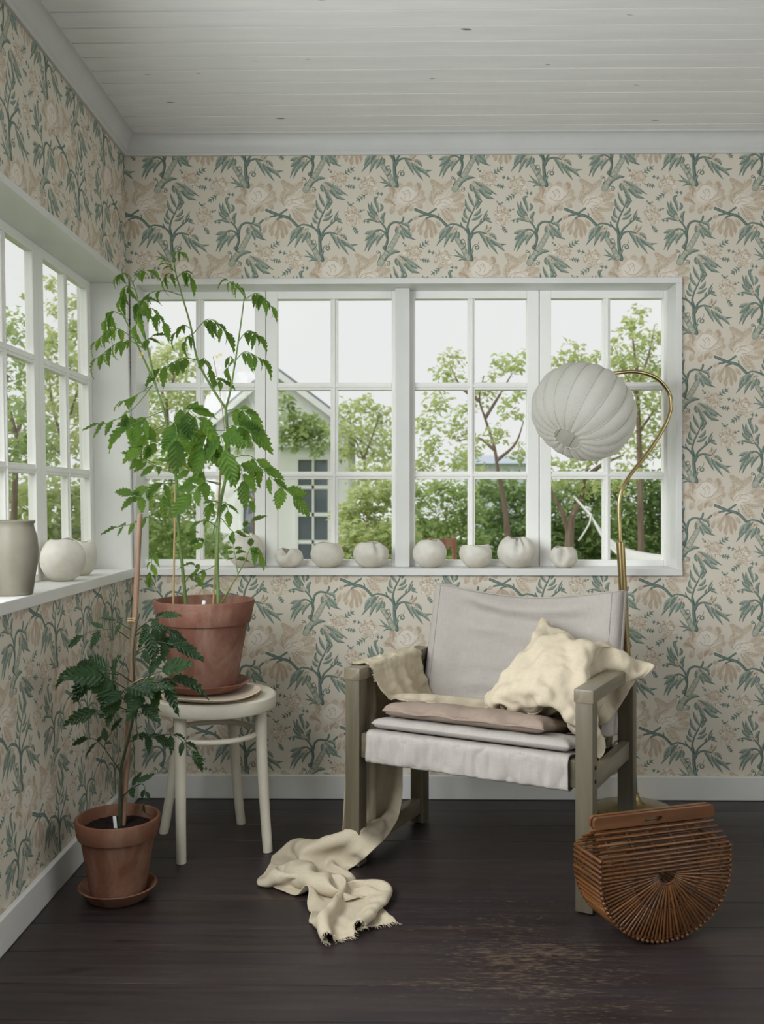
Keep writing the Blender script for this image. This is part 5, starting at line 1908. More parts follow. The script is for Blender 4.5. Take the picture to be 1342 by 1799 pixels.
# crown of the right stems
f(Zs((736, 112, .06), (712, 92, .08), (692, 66, .09)), 2, .030, 2, sag=.6)
f(Zs((730, 45, .05), (745, 30, .03), (764, 32, .02)), 2, .028, 2, sag=.6)
f(Zs((742, 140, .06), (780, 112, .04), (806, 150, .03)), 3, .036, 2, sag=.8)
f(Zs((744, 150, .06), (710, 120, .08), (690, 150, .09)), 2, .034, 4, sag=.8)
f(Zs((805, 355, .06), (770, 338, .08), (738, 372, .09)), 1, .044, 2, sag=.6)
f(Zs((815, 385, .06), (800, 380, .03), (782, 408, .02)), 1, .036, 4, sag=1.0)
f(Zs((812, 375, .05), (880, 312, .02), (955, 370, 0)), 4, .048, 2, sag=1.0)
f(Zs((832, 485, .05), (770, 480, .02), (670, 525, -.02)), 4, .055, None, sag=.8)
f(Zs((838, 500, .05), (860, 478, .03), (884, 520, .02)), 1, .05, 3, sag=.8)
f(Zs((882, 592, .04), (910, 570, .02), (940, 575, .02)), 2, .036, 1)
f(Zs((1030, 212, -.06), (1000, 172, -.05), (955, 150, -.04)), 3, .030, 4, sag=.9)
f(Zs((1031, 230, -.06), (1085, 205, -.08), (1145, 262, -.09)), 5, .034, 2, sag=1.0)
f(Zs((1000, 410, -.04), (1045, 362, -.06), (1090, 385, -.07)), 3, .040, 2, sag=.9)
f(Zs((992, 485, -.03), (1035, 450, -.05), (1105, 485, -.06)), 3, .046, 2, sag=.9)
f(Zs((985, 500, -.03), (968, 470, -.01), (960, 520, 0)), 1, .040, 4, sag=1.0)
# the full middle
f(Zs((640, 595, -.03), (560, 690, -.06), (470, 745, -.08), (415, 755, -.09)), 3, .050, 0, term=1.05, sag=.35)
f(Zs((645, 590, -.03), (560, 640, 0), (510, 660, .02)), 3, .036, None)
f(Zs((690, 700, -.03), (600, 735, -.08), (530, 770, -.10)), 3, .066, None, flat=.5)
f(Zs((692, 690, -.03), (780, 690, -.10), (850, 745, -.13)), 3, .076, None, flat=.45)
f(Zs((700, 740, -.03), (740, 760, -.12), (740, 830, -.15)), 2, .078, 1, flat=.4)
f(Zs((722, 865, -.02), (650, 830, -.05), (600, 850, -.06)), 2, .062, 1, flat=.4)
f(Zs((690, 760, 0), (620, 800, .05), (565, 850, .07)), 3, .058, None)
f(Zs((735, 965, -.01), (640, 925, .03), (580, 890, .05)), 3, .056, None)
f(Zs((738, 1005, -.01), (640, 1012, -.04), (590, 1060, -.06), (560, 1050, -.06)), 3, .052, 1, flat=.4)
f(Zs((740, 990, -.01), (690, 1000, -.06), (690, 1060, -.08)), 1, .056, 2)
f(Zs((728, 1245, 0), (640, 1150, -.05), (560, 1175, -.07), (490, 1190, -.08)), 3, .046, 0, term=1.15, sag=.4)
f(Zs((722, 1282, 0), (650, 1305, -.04), (630, 1380, -.06)), 2, .036, 2)
f(Zs((735, 1260, 0), (770, 1230, -.03), (790, 1215, -.04)), 1, .030, 1)
f(Zs((950, 700, .02), (1010, 690, -.04), (1060, 730, -.06)), 3, .056, None, flat=.5)
f(Zs((948, 770, .01), (1000, 760, -.07), (1060, 790, -.09)), 3, .070, 1, flat=.4)
f(Zs((950, 780, .01), (880, 790, -.07), (850, 860, -.10)), 3, .074, 1, flat=.4)
f(Zs((955, 830, 0), (930, 800, -.12), (945, 870, -.14)), 1, .085, 1, flat=.3)
f(Zs((960, 900, 0), (1055, 890, -.05), (1130, 970, -.08), (1235, 1062, -.09)), 4, .066, 1, term=1.15, flat=.4, sag=.55)
f(Zs((930, 1005, -.01), (850, 985, -.06), (780, 930, -.09)), 3, .060, None, flat=.4)
f(Zs((928, 1010, -.01), (860, 1000, -.10), (800, 1050, -.12)), 2, .070, 1, flat=.4)
f(Zs((960, 905, 0), (1010, 930, -.10), (1020, 1000, -.12)), 2, .064, 1, flat=.35)
f(Zs((830, 910, -.02), (790, 870, -.04), (770, 850, -.04)), 2, .058, None)
f(Zs((925, 1085, -.01), (890, 1080, -.04), (880, 1110, -.04)), 2, .036, 3)
f(Zs((925, 1090, -.01), (950, 1085, -.04), (960, 1120, -.05)), 1, .040, 3)
f(Zs((915, 1190, -.02), (870, 1160, -.04), (842, 1165, -.05)), 1, .032, 1)
f(Zs((930, 1150, -.02), (990, 1210, -.03), (1060, 1165, -.04)), 2, .040, 0)
f(Zs((1028, 1338, -.08), (1060, 1270, -.09), (1090, 1310, -.10)), 3, .036, 1)
f(Zs((1000, 1380, -.06), (990, 1310, -.05), (980, 1260, -.04)), 3, .036, None)
f(Zs((885, 1285, -.02), (850, 1250, -.03), (820, 1230, -.03)), 3, .036, 1)
f(Zs((905, 1350, -.02), (860, 1370, -.04), (820, 1350, -.05)), 2, .034, None)
f(Zs((775, 1430, .02), (800, 1390, 0), (820, 1400, 0)), 1, .034, 1)
f(Zs((985, 1040, .01), (1010, 1030, .03), (1050, 1080, .04)), 2, .034, None)
T3.finish()
# one broad pale leaf hanging by the window sill, on a thread-thin stalk
T4 = Plant(big, BP.y + CAM_D, 'leaf', 5, M['stem_g'])
T4.stalk([T3.P(*Z(722, 1290, 0)), T3.P(*Z(640, 1300, -.03)), T3.P(*Z(634, 1400, -.05))], .0011, .0008)
T4.leaf(T3.P(*Z(634, 1398, -.05)), Vector((-.28, -.1, -1)), Vector((.1, -1, .1)), .036, 1)
T4.finish()
for (x, y) in ((600, 455), (640, 470), (588, 470), (915, 470), (930, 462)):
    p = T3.P(*Z(x, y, -.06))
    mb = MB()
    for k in range(5):
        a = k * 1.257
        d = Vector((math.cos(a), -.4, math.sin(a) - .5)).normalized()
        q = d.cross(Vector((0, 1, 0))).normalized() * .0022
        mb.add([p, p + d * .004 + q * .6, p + d * .008, p + d * .004 - q * .6, p + d * .004 + Vector((0, -.001, 0))], [(0, 1, 4), (1, 2, 4), (2, 3, 4), (3, 0, 4)])
    mb.build('blossom', M['flower_y'], big)
# white plant tag and loose stones on the soil
tg_ = MB().box((0, 0, .018), (.010, .0012, .055), Matrix.Rotation(.15, 3, 'Y'), .0004)
o = tg_.build('plant_tag', M['label_w'], big); o.location = T3.P(356, 1063, -.04) * 1.0; o.location.z = zs_big

# ---- the small plant on the floor
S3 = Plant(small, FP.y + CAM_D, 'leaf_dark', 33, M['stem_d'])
def Y(x, y, d=0.0): return (60 + x / 2.811, 1000 + y / 2.811, d)
def Ys(*q): return [Y(*p) for p in q]
S3.stem(Ys((420, 1330, .0), (424, 1200, 0), (428, 1000, 0), (462, 850, -.01), (490, 720, -.015), (494, 560, -.015), (488, 420, -.015), (500, 300, -.01), (520, 220, -.01)), .0050, .0018)
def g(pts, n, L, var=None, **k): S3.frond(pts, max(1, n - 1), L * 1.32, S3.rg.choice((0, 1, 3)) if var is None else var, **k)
P0 = S3.P(*Y(432, 1330, .012)); P1 = S3.P(246, 903, .075)
MB().tube([P0, P0.lerp(P1, .5) + Vector((.003, 0, 0)), P1], [.0088, .0080, .0072], 12).build('stake', M['brown_stake'], small)
def around(px, turns, r, h):
    c = S3.P(*px)
    return [c + Vector((r * math.cos(a), r * math.sin(a), h * (a / (turns * 2 * PI) - .5))) for a in [i * .35 for i in range(int(turns * 2 * PI / .35))]]
MB().tube(around(Y(468, 600, .02), 3, .0105, .020), .0016, 6).build('twine_tie', M['twine'], small)
MB().tube([S3.P(*q) for q in Ys((468, 590, 0), (475, 640, -.012), (470, 690, -.012))], .0014, 6).build('twine_tie', M['twine'], small)
MB().tube([S3.P(*q) for q in Ys((475, 570, -.01), (530, 540, -.03), (575, 535, -.04), (598, 522, -.04))], .0017, 6).build('twine_tie', M['twine'], small)
MB().tube(around(Y(480, 250, .03), 2, .0095, .012), .0014, 6).build('twine_tie', M['twine'], small)
g(Ys((470, 345, -.01), (400, 300, -.03), (290, 305, -.05), (240, 330, -.05)), 2, .040, 0, term=1.05, sag=.25, flat=.55)
g(Ys((480, 300, -.01), (430, 270, -.02), (400, 252, -.03)), 2, .024, 1)
g(Ys((500, 310, -.01), (560, 260, -.04), (630, 235, -.05)), 3, .034, None)
g(Ys((500, 330, -.01), (560, 290, -.08), (570, 320, -.10)), 2, .040, 2, flat=.5)
g(Ys((500, 320, -.01), (600, 280, -.02), (665, 300, -.02)), 3, .042, 3, sag=.7)
g(Ys((500, 410, -.015), (600, 360, -.06), (690, 375, -.08)), 3, .052, None, term=1.4, sag=.5)
g(Ys((495, 430, -.015), (540, 400, -.03), (600, 370, -.03)), 2, .040, 0)
g(Ys((486, 560, -.015), (400, 505, -.05), (300, 500, -.07), (230, 500, -.07)), 3, .056, 1, term=.95, sag=.35, flat=.5)
g(Ys((420, 520, -.04), (260, 505, -.08), (195, 512, -.09)), 1, .048, 2, term=1.0, sag=.9, flat=.6)
g(Ys((470, 600, -.015), (400, 560, -.08), (340, 530, -.11)), 2, .062, 1, sag=.9, flat=.35)
g(Ys((490, 570, -.015), (560, 530, -.06), (640, 500, -.09)), 2, .060, 0, term=1.2, sag=.1, flat=.45)
g(Ys((490, 580, -.015), (620, 560, -.06), (700, 545, -.08)), 3, .054, 2, term=1.25, sag=.6)
g(Ys((480, 640, -.015), (440, 600, -.10), (470, 590, -.12)), 2, .050, None)
g(Ys((470, 700, -.015), (400, 680, -.05), (300, 700, -.07)), 2, .052, None, term=1.25, sag=.25, flat=.5)
g(Ys((480, 690, -.015), (440, 640, -.07), (400, 610, -.09)), 2, .058, 1, flat=.35)
g(Ys((490, 720, -.015), (510, 680, -.07), (540, 690, -.09)), 2, .044, 0)
g(Ys((495, 560, -.015), (540, 610, -.08), (560, 600, -.09)), 2, .046, None)
g(Ys((425, 1000, 0), (350, 890, -.03), (300, 840, -.04), (262, 838, -.04)), 1, .034, 1, term=1.15, sag=.5)
g(Ys((350, 890, -.03), (350, 860, -.04), (385, 800, -.04)), 1, .030, 0, term=1.1, sag=.1)
g(Ys((465, 852, -.01), (560, 825, -.04), (600, 830, -.05)), 2, .036, 1)
g(Ys((560, 828, -.04), (690, 820, -.06), (780, 900, -.07)), 3, .036, 2)
g(Ys((500, 720, -.01), (510, 810, -.03), (520, 815, -.03)), 1, .022, 1)
g(Ys((432, 1130, 0), (480, 1080, -.03), (515, 1055, -.03)), 1, .030, 0, sag=.1)
g(Ys((435, 1120, 0), (530, 1060, -.03), (550, 1120, -.04), (545, 1160, -.04)), 2, .022, 2)
S3.finish()
o = MB().box((0, 0, .012), (.009, .0012, .040), Matrix.Rotation(-.1, 3, 'Y'), .0004).build('plant_tag', M['label_w'], small)
o.location = S3.P(*Y(400, 1235, -.01)); o.location.z = zs_small
print('leaves', T3.n, S3.n)
# ---------------------------------------------------------------- the garden outside
GZ = -0.55
def ground_material():
    t = NT('garden_grass')
    geo = t.n('NewGeometry')
    mp = t.n('Mapping'); t.l(geo.outputs['Position'], mp.inputs['Vector'])
    n = t.noise(mp.outputs[0], 1.2, 6, .65)
    col = t.ramp(n, [(.3, srgb(96, 116, 66)), (.7, srgb(140, 156, 96))])
    n2 = t.noise(mp.outputs[0], 60, 3)
    return t.done(t.bsdf(col, .9, t.bump(n2, .8, .05), spec=.1))
M['grass'] = ground_material()
tag(MB().span(-40, 40, .18, 70, GZ - .1, GZ).build('ground', M['grass'], smooth=False), 'green garden lawn outside the back window', 'lawn', kind='structure')
tag(MB().span(-40, -1.22, -20, .18, GZ - .1, GZ).build('ground', M['grass'], smooth=False), 'green garden lawn outside the side window', 'lawn', kind='structure')

def foliage_material(name, c1, c2, tc):
    t = NT(name)
    geo = t.n('NewGeometry')
    n = t.noise(geo.outputs['Position'], 2.3, 4, .6)
    col = t.ramp(n, [(.32, c1), (.68, c2)])
    sh = t.bsdf(col, .55, None, spec=.3)
    tr = t.n('BsdfTranslucent'); tr.inputs['Color'].default_value = tc
    mx = t.n('MixShader'); mx.inputs[0].default_value = .45
    t.l(sh, mx.inputs[1]); t.l(tr.outputs[0], mx.inputs[2])
    return t.done(mx.outputs[0])
M['fol_light'] = foliage_material('pale_green_foliage', srgb(166, 184, 124), srgb(200, 210, 156), srgb(214, 222, 156))
M['fol_mid'] = foliage_material('mid_green_foliage', srgb(140, 164, 106), srgb(176, 194, 134), srgb(190, 208, 132))
M['fol_dark'] = foliage_material('deep_green_foliage', srgb(108, 138, 86), srgb(150, 172, 114), srgb(160, 186, 106))
M['bark'] = wood_mat('grey_brown_bark', srgb(98, 82, 72), srgb(128, 110, 98), srgb(152, 136, 124), .9, 2, 1.5, .6, .1)
grg = random.Random(42)
def crown(name, clumps, mat, parent, org, dens, leaf, spread=1.0):
    """clumps: (centre, radius); leaves are small folded blades"""
    vs, fs = [], []
    for c, r in clumps:
        n = int(dens * 2.0 * r * r)
        for _ in range(n):
            d = Vector((grg.gauss(0, 1), grg.gauss(0, 1), grg.gauss(0, 1))).normalized()
            rr = r * (grg.random() ** .45) * (1 + .25 * grg.gauss(0, .6))
            p = c + Vector((d.x * rr, d.y * rr * spread, d.z * rr * .9)) - org
            ax = Vector((grg.uniform(-1, 1), grg.uniform(-1, 1), grg.uniform(-.9, .35))).normalized()
            nn = (Vector((grg.uniform(-.7, .7), grg.uniform(-.9, .3), 1))).normalized()
            sd = ax.cross(nn)
            if sd.length < .05: continue
            sd.normalize()
            L = leaf * grg.uniform(.6, 1.25); w = L * .30
            up_ = sd.cross(ax) * w * .35
            b = len(vs)
            vs += [p, p + ax * L * .45 + sd * w + up_, p + ax * L, p + ax * L * .45 - sd * w + up_]
            fs += [(b, b + 1, b + 2), (b, b + 2, b + 3)]
    me = bpy.data.meshes.new(name)
    me.from_pydata([tuple(q) for q in vs], [], fs)
    me.materials.append(M[mat])
    o = link_mesh(name, me, parent)
    o['kind'] = 'stuff'
    return o
def G(u, v, d): return at_d(u, v, d)
def tree(name, label, cat, D, trunk, branches, clumps, mat, dens, leaf, group=None, r0=.032, dd=.6):
    """everything given as places in view at distance D; clump depth is scattered by dd"""
    u0 = trunk[-1][0] if trunk else sum(c[0] for c in clumps) / len(clumps)
    b = G(u0, VP_V, D)
    root = thing(name, label, cat, (b.x, b.y, GZ), 0, group)
    org = root.location.copy()
    k = D / F_PX
    if trunk:
        pts = [tuple(G(u, v, D) - org) for u, v in trunk[:-1]] + [(0, 0, 0)]
        sp = spline(pts, 6)
        MB().tube(sp, [r0 * (.55 + .6 * i / (len(sp) - 1)) for i in range(len(sp))], 9).build('trunk', M['bark'], root)
    for br in branches:
        pts = [tuple(G(u, v, D + (w if len(q) > 2 else 0)) - org) for q in br for (u, v, w) in [(q[0], q[1], q[2] if len(q) > 2 else 0)]]
        sp = spline(pts, 6)
        MB().tube(sp, [r0 * (.5 - .38 * i / (len(sp) - 1)) for i in range(len(sp))], 7).build('branch', M['bark'], root)
    cl = [(G(u, v, D + grg.uniform(-dd, dd)), r * k) for u, v, r in clumps]
    crown('crown', cl, mat, root, org, dens, leaf)
    return root
# apple trees in the middle of the view
tree('apple_tree', 'sparse apple tree with a leaning bare bough seen through the third sash', 'tree', 8.2,
     [(875, 830), (888, 900), (893, 1000), (893, 1200)],
     [[(875, 835), (868, 785), (852, 735), (842, 700), (850, 660)], [(868, 790), (840, 770), (800, 775)], [(852, 735), (880, 690), (900, 655)], [(842, 705), (810, 680), (790, 640)], [(872, 810), (905, 780), (920, 740)]],
     [(795, 632, 24), (780, 655, 20), (800, 662, 18), (770, 706, 28), (745, 745, 26), (760, 785, 30), (800, 748, 30), (825, 795, 28), (880, 640, 22), (905, 640, 20), (925, 628, 14), (850, 690, 24), (892, 716, 24), (870, 762, 22), (745, 815, 26), (912, 795, 22),
      (800, 815, 26), (840, 825, 22), (820, 720, 22), (912, 690, 14), (865, 660, 14)], 'fol_light', 2600, .062, 'apple trees')
tree('apple_tree', 'apple tree with forked trunk standing behind the brass lamp neck', 'tree', 8.0,
     [(1005, 905), (1000, 950), (1000, 1010), (1003, 1200)],
     [[(1000, 940), (985, 895), (968, 862), (958, 830)], [(1004, 910), (1022, 872), (1028, 838), (1042, 790), (1066, 735)], [(1028, 840), (1060, 815), (1095, 800)], [(1042, 790), (1020, 700), (1010, 640)]],
     [(975, 640, 22), (1005, 622, 26), (1025, 642, 24), (1045, 628, 16), (985, 845, 28), (1030, 850, 30), (1070, 850, 30), (1000, 820, 20), (1050, 800, 26), (1075, 780, 26), (970, 815, 20), (1010, 700, 20), (1055, 690, 20), (960, 680, 16), (1100, 830, 26)], 'fol_light', 2600, .062, 'apple trees', r0=.05)
tree('garden_tree', 'taller light green tree rising at the far right of the back window', 'tree', 9.5,
     [(1118, 640), (1122, 760), (1125, 900), (1128, 1150)], [[(1120, 700), (1095, 650), (1080, 610)], [(1120, 680), (1140, 620), (1150, 570)], [(1122, 760), (1150, 720), (1170, 690)], [(1119, 660), (1112, 600), (1108, 555)]],
     [(1108, 572, 24), (1125, 545, 16), (1088, 628, 26), (1128, 615, 28), (1150, 590, 24), (1078, 600, 12), (1110, 655, 30), (1150, 650, 30), (1090, 690, 26), (1140, 705, 30), (1170, 670, 28), (1112, 740, 30), (1155, 760, 30), (1085, 770, 28), (1125, 790, 30), (1170, 720, 24), (1180, 790, 30)],
     'fol_light', 2300, .07)
def bush(label, D, clumps, mat, dens=2600, leaf=.07, name='shrub', cat='shrub', group=None):
    return tree(name, label, cat, D, None, [], clumps, mat, dens, leaf, group, dd=.35)
bush('bright leafy shrub in front of the white house corner', 8.5, [(640, 870, 34), (610, 905, 30), (660, 900, 34), (680, 860, 26), (625, 945, 36), (665, 950, 36), (700, 930, 34), (600, 970, 34), (640, 990, 40), (690, 990, 40), (650, 1030, 40), (600, 1030, 36), (690, 1040, 40), (645, 1080, 40)], 'fol_light', 3000, .085)
bush('pale feathery shrub below the first apple tree', 9.5, [(730, 870, 34), (770, 860, 34), (810, 870, 34), (745, 915, 38), (790, 915, 38), (830, 905, 30), (740, 960, 40), (790, 965, 40), (825, 955, 34), (760, 1010, 44), (810, 1010, 44), (740, 1050, 40), (820, 1060, 40)], 'fol_mid', 2800, .075)
bush('dense deep green hedge bush behind the widest vases', 10.5, [(850, 865, 34), (890, 860, 36), (925, 870, 34), (845, 910, 40), (890, 910, 42), (930, 920, 38), (860, 960, 44), (910, 965, 44), (950, 960, 40), (880, 1010, 46), (930, 1010, 46), (845, 1010, 40)], 'fol_dark', 2600, .085)
bush('deep green hedge bush behind the forked trunk', 10.8, [(970, 870, 36), (1010, 865, 36), (1050, 865, 36), (975, 915, 42), (1020, 915, 42), (1060, 915, 42), (985, 965, 44), (1035, 965, 44), (1000, 1015, 46), (1050, 1015, 46), (1075, 965, 40)], 'fol_dark', 2600, .085)
bush('deep green hedge bush behind the white hammock', 10.2, [(1095, 860, 38), (1140, 855, 38), (1180, 860, 40), (1100, 910, 44), (1145, 905, 44), (1185, 910, 44), (1110, 960, 46), (1160, 960, 46), (1200, 960, 46), (1120, 1015, 46), (1175, 1015, 46), (1220, 900, 50)], 'fol_dark', 2600, .085)
# the white garden house
HD_ = 18.0
M['house_white'] = paint_mat('white_boarded_wall', srgb(240, 241, 240), .7, .03, 2)
M['house_trim'] = paint_mat('white_house_trim', srgb(236, 237, 236), .6, .02, 3)
M['roof'] = paint_mat('grey_felt_roof', srgb(132, 138, 150), .8, .1, 3)
M['dark_pane'] = NT('dark_house_window')
M['dark_pane'] = M['dark_pane'].done(M['dark_pane'].bsdf(srgb(98, 106, 116), .08, None, spec=.8))
hb = G(482, VP_V, HD_)
house = thing('garden_house', 'small white gabled garden house grown with creeper across the lawn', 'house', (hb.x, hb.y, GZ))
ho = house.location.copy()
def hp(u, v, dd=0.0):
    q = G(u, v, HD_) - ho
    return Vector((q.x, dd, q.z))
a, b_, c_ = hp(380, 742), hp(482, 655), hp(612, 752)
xl, xr, ze = a.x, c_.x, a.z
dep = 3.2
fr_, bk = 0.0, dep
mb = MB().add([(xl, fr_, 0), (xr, fr_, 0), (xr, fr_, c_.z), (b_.x, fr_, b_.z), (xl, fr_, a.z), (xl, bk, 0), (xr, bk, 0), (xr, bk, c_.z), (b_.x, bk, b_.z), (xl, bk, a.z)],
              [(0, 1, 2, 3, 4), (5, 9, 8, 7, 6), (0, 4, 9, 5), (1, 6, 7, 2), (0, 5, 6, 1)])
mb.build('wall', M['house_white'], house, smooth=False)
for p, q in ((hp(352, 766), b_), (hp(668, 794), b_)):
    d = Vector((q.x - p.x, 0, q.z - p.z)); nn = Vector((-d.z, 0, d.x)).normalized()
    if nn.z < 0: nn = -nn
    A, B = Vector((p.x, -.18, p.z)) + nn * .02, Vector((q.x, -.18, q.z)) + nn * .02
    V = [A, B, B + nn * .09, A + nn * .09]
    V += [w + Vector((0, dep + .3, 0)) for w in V]
    MB().add(V, [(0, 1, 2, 3), (4, 7, 6, 5), (0, 4, 5, 1), (1, 5, 6, 2), (2, 6, 7, 3), (3, 7, 4, 0)]).build('roof', M['roof'], house, smooth=False)
    V = [A - nn * .06 - Vector((0, .03, 0)), B - nn * .06 - Vector((0, .03, 0)), B + nn * .05 - Vector((0, .03, 0)), A + nn * .05 - Vector((0, .03, 0))]
    V += [w + Vector((0, .025, 0)) for w in V]
    MB().add(V, [(0, 1, 2, 3), (4, 7, 6, 5), (0, 4, 5, 1), (1, 5, 6, 2), (2, 6, 7, 3), (3, 7, 4, 0)]).build('barge_board', M['house_trim'], house, smooth=False)
def hwin(u0, u1, v0, v1, rows_, cols_):
    p, q = hp(u0, v1), hp(u1, v0)
    f = MB()
    f.span(p.x - .06, q.x + .06, -.05, -.005, q.z, q.z + .06); f.span(p.x - .06, q.x + .06, -.06, -.005, p.z - .06, p.z)
    f.span(p.x - .06, p.x, -.05, -.005, p.z, q.z); f.span(q.x, q.x + .06, -.05, -.005, p.z, q.z)
    for i in range(1, cols_):
        x = p.x + (q.x - p.x) * i / cols_
        f.span(x - .02, x + .02, -.04, -.005, p.z, q.z)
    for i in range(1, rows_):
        z = p.z + (q.z - p.z) * i / rows_
        f.span(p.x, q.x, -.04, -.005, z - .035, z + .035)
    w = f.build('window', M['house_trim'], house, smooth=False)
    for i in range(cols_):
        for j in range(rows_):
            xa, xb = p.x + (q.x - p.x) * i / cols_, p.x + (q.x - p.x) * (i + 1) / cols_
            za, zb = p.z + (q.z - p.z) * j / rows_, p.z + (q.z - p.z) * (j + 1) / rows_
            MB().span(xa, xb, -.02, -.012, za, zb).build('pane', M['dark_pane'], w, smooth=False)
hwin(524, 576, 808, 1000, 4, 2)
hwin(428, 468, 820, 1000, 3, 2)
p, q = hp(380, 786), hp(612, 774)
MB().span(p.x, q.x, -.10, .0, p.z, q.z).build('cornice_board', M['house_trim'], house, smooth=False)
root = tree('creeper', 'leafy creeper climbing over the gable of the white garden house', 'creeper', 17.2, [(450, 770), (446, 900), (445, 1000), (445, 1040)], [[(448, 790), (480, 770), (520, 765), (590, 785)], [(450, 770), (470, 735), (500, 715)]],
     [(495, 705, 24), (512, 735, 28), (498, 760, 26), (530, 752, 26), (550, 742, 20), (545, 770, 20), (570, 758, 18), (520, 775, 20), (585, 775, 14), (560, 790, 14), (596, 795, 14), (440, 760, 24), (420, 775, 22)], 'fol_mid', 900, .14, dd=.1)
tree('garden_tree', 'rounded pale tree behind the right eave of the garden house', 'tree', 14.0, [(640, 800), (645, 900), (645, 1000), (645, 1100)], [[(640, 810), (620, 760), (612, 720)], [(641, 800), (660, 750), (668, 720)]],
     [(612, 722, 26), (640, 712, 26), (668, 728, 26), (600, 755, 24), (635, 755, 30), (672, 765, 28), (610, 790, 22), (650, 795, 30), (685, 800, 26), (640, 830, 30), (690, 760, 18), (675, 835, 30)], 'fol_light', 1300, .095)
tree('garden_tree', 'leafy tree behind the tall tomato plant in the left sash', 'tree', 10.0, [(292, 700), (300, 850), (300, 950), (300, 1100)], [[(293, 710), (270, 650), (262, 610)], [(293, 705), (310, 650), (322, 612)]],
     [(285, 625, 28), (312, 612, 24), (262, 650, 28), (300, 660, 32), (330, 645, 26), (270, 700, 32), (315, 705, 34), (345, 690, 24), (260, 755, 34), (305, 760, 36), (340, 750, 30), (270, 820, 36), (320, 815, 36), (350, 800, 26)], 'fol_light', 2000, .08)
bush('green shrub low behind the tomato stems', 9.0, [(270, 880, 40), (315, 875, 40), (355, 890, 36), (265, 930, 42), (310, 930, 42), (350, 940, 40), (285, 985, 44), (335, 990, 44), (240, 960, 44), (380, 960, 34), (410, 985, 34)], 'fol_mid', 2600, .08)
# seen obliquely through the side window
tree('garden_tree', 'tall tree nearest the corner outside the side window', 'tree', 8.5, [(110, 760), (112, 900), (112, 1050), (112, 1180)], [[(110, 780), (90, 700), (85, 620)], [(110, 770), (135, 690), (150, 620)], [(110, 800), (70, 760), (50, 720)]],
     [(105, 540, 26), (128, 580, 34), (85, 600, 36), (120, 640, 40), (150, 640, 36), (75, 660, 38), (110, 700, 42), (150, 710, 40), (70, 730, 40), (105, 770, 44), (150, 780, 42), (60, 800, 42), (95, 500, 18), (135, 530, 22), (180, 660, 36), (180, 760, 40), (175, 850, 40)], 'fol_light', 2300, .075, 'trees beside the side window')
tree('garden_tree', 'tall tree outside the side window behind the nearer panes', 'tree', 7.2, [(30, 760), (25, 900), (25, 1050), (25, 1250)], [[(30, 770), (10, 690), (0, 620)], [(30, 765), (50, 680), (60, 600)]],
     [(40, 560, 26), (15, 590, 34), (-20, 600, 40), (50, 640, 38), (0, 660, 44), (-40, 680, 44), (40, 720, 42), (-10, 740, 46), (20, 800, 46), (-40, 780, 46), (60, 780, 40), (50, 520, 16), (-90, 700, 60), (-100, 600, 50)], 'fol_mid', 2000, .075, 'trees beside the side window')
bush('thick green bush under the trees at the side window', 7.8, [(20, 870, 46), (70, 870, 46), (120, 870, 46), (160, 880, 44), (0, 930, 50), (50, 935, 50), (100, 935, 50), (150, 935, 48), (-60, 900, 60), (20, 1000, 56), (90, 1000, 56), (150, 1000, 50), (200, 930, 46), (210, 1000, 46)], 'fol_light', 2400, .085)
# far pale building on the right
fb = G(885, VP_V, 32.0)
far = thing('far_building', 'distant pale blue grey building behind the apple trees', 'building', (fb.x, fb.y, GZ))
fo = far.location.copy()
p, q = G(815, 845, 32.0) - fo, G(965, 815, 32.0) - fo
MB().span(p.x, q.x, 0, 4, 0, q.z).build('wall', paint_mat('pale_grey_wall', srgb(214, 220, 224), .8), far, smooth=False)
z2 = (G(900, 795, 32.0) - fo).z
MB().add([(p.x - .2, -.3, q.z), (q.x + .2, -.3, q.z), (q.x + .2, 4.3, q.z), (p.x - .2, 4.3, q.z), (p.x - .2, 2, z2), (q.x + .2, 2, z2)],
         [(0, 1, 5, 4), (2, 3, 4, 5), (0, 4, 3), (1, 2, 5), (0, 3, 2, 1)]).build('roof', paint_mat('blue_grey_roof', srgb(178, 188, 200), .8), far, smooth=False)
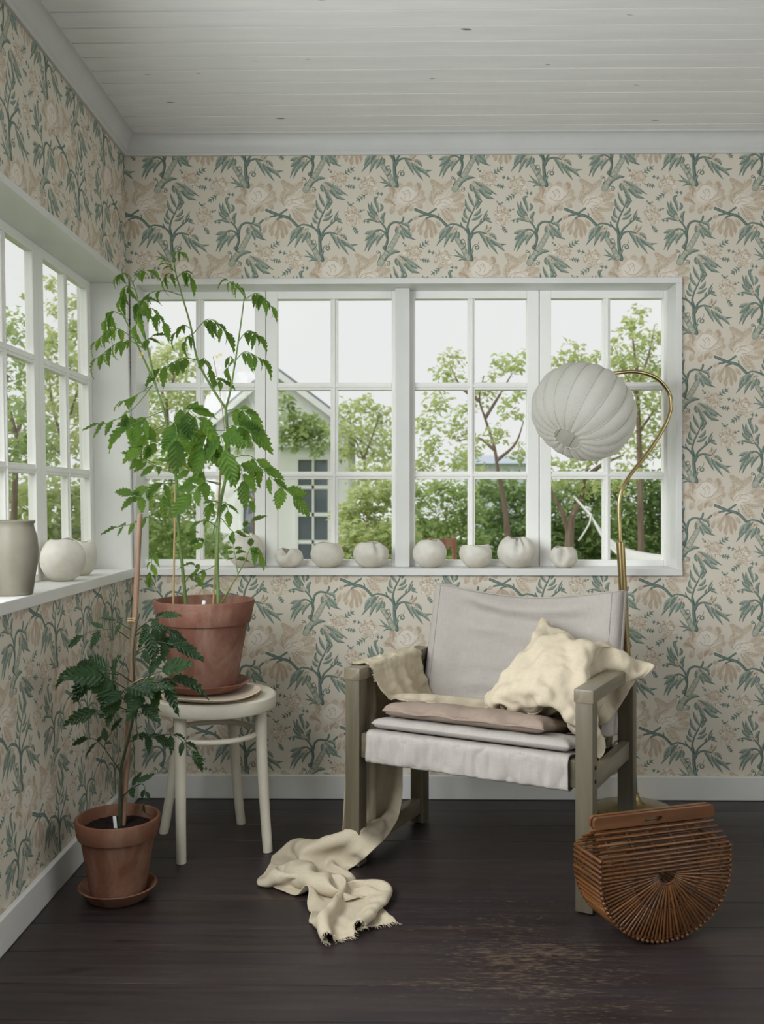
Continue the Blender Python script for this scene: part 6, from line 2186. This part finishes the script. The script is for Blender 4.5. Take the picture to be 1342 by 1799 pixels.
# hammock
M['hammock'] = cloth_mat('white_hammock_cloth', srgb(216, 216, 212), .85, 200)
hm = thing('hammock', 'white cloth hammock slung from the apple tree across the hedge', 'hammock', tuple(G(1080, 950, 7.0)))
hmo = hm.location.copy()
up_e = spline([tuple(G(u, v, d)) for u, v, d in ((1038, 905, 7.4), (1062, 938, 7.2), (1095, 962, 7.0), (1135, 972, 6.9), (1178, 976, 6.9), (1240, 970, 7.0))], 8)
lo_e = spline([tuple(G(u, v, d)) for u, v, d in ((1040, 909, 7.35), (1064, 952, 6.9), (1098, 985, 6.6), (1138, 998, 6.5), (1180, 1000, 6.5), (1240, 985, 6.7))], 8)
rows_ = []
for A, B in zip(up_e, lo_e):
    A, B = Vector(A) - hmo, Vector(B) - hmo
    rows_.append([A.lerp(B, j / 8) + Vector((0, 0, -.03 * math.sin(PI * j / 8) + .006 * math.sin(j * 2.4))) for j in range(9)])
o = MB().grid(rows_).build('cloth', M['hammock'], hm, angle=180, uvfn=lambda p: (p.x, p.z))
s_ = o.modifiers.new('thickness', 'SOLIDIFY'); s_.thickness = .006
MB().tube([Vector(q) - hmo for q in spline([tuple(G(1008, 872, 8.0)), tuple(G(1022, 888, 7.7)), tuple(G(1040, 907, 7.4))], 6)], .010, 7).build('rope', M['hammock'], hm)
MB().tube([Vector(q) - hmo for q in spline([tuple(G(1038, 905, 7.4)), tuple(G(1035, 920, 7.3)), tuple(G(1022, 942, 7.2)), tuple(G(1016, 950, 7.2))], 6)], .007, 7).build('rope', M['hammock'], hm)
# garden chair in the bushes
M['garden_wood'] = wood_mat('red_brown_garden_wood', srgb(130, 88, 70), srgb(158, 112, 92), srgb(178, 134, 112), .7, 2)
gp = G(791, 985, 7.4)
gc = thing('garden_chair', 'small red brown wooden garden chair behind the round vase', 'chair', (gp.x, gp.y, GZ), .5)
sz = gp.z - GZ
w = .11
MB().span(-w, w, -.12, .12, .44, .47, .005).build('seat', M['garden_wood'], gc, smooth=False)
hgt = G(791, 946, 7.4).z - GZ
for sx in (-1, 1):
    for sy in (-1, 1):
        MB().span(sx * w - .014, sx * w + .014, sy * .12 - .014, sy * .12 + .014, 0, hgt if sy > 0 else .44, .004).build('leg', M['garden_wood'], gc, smooth=False)
for k in range(3):
    z = .62 + k * (hgt - .66) / 2
    MB().span(-w, w,   .112, .126, z - .035, z + .035, .004).build('back_slat', M['garden_wood'], gc, smooth=False)
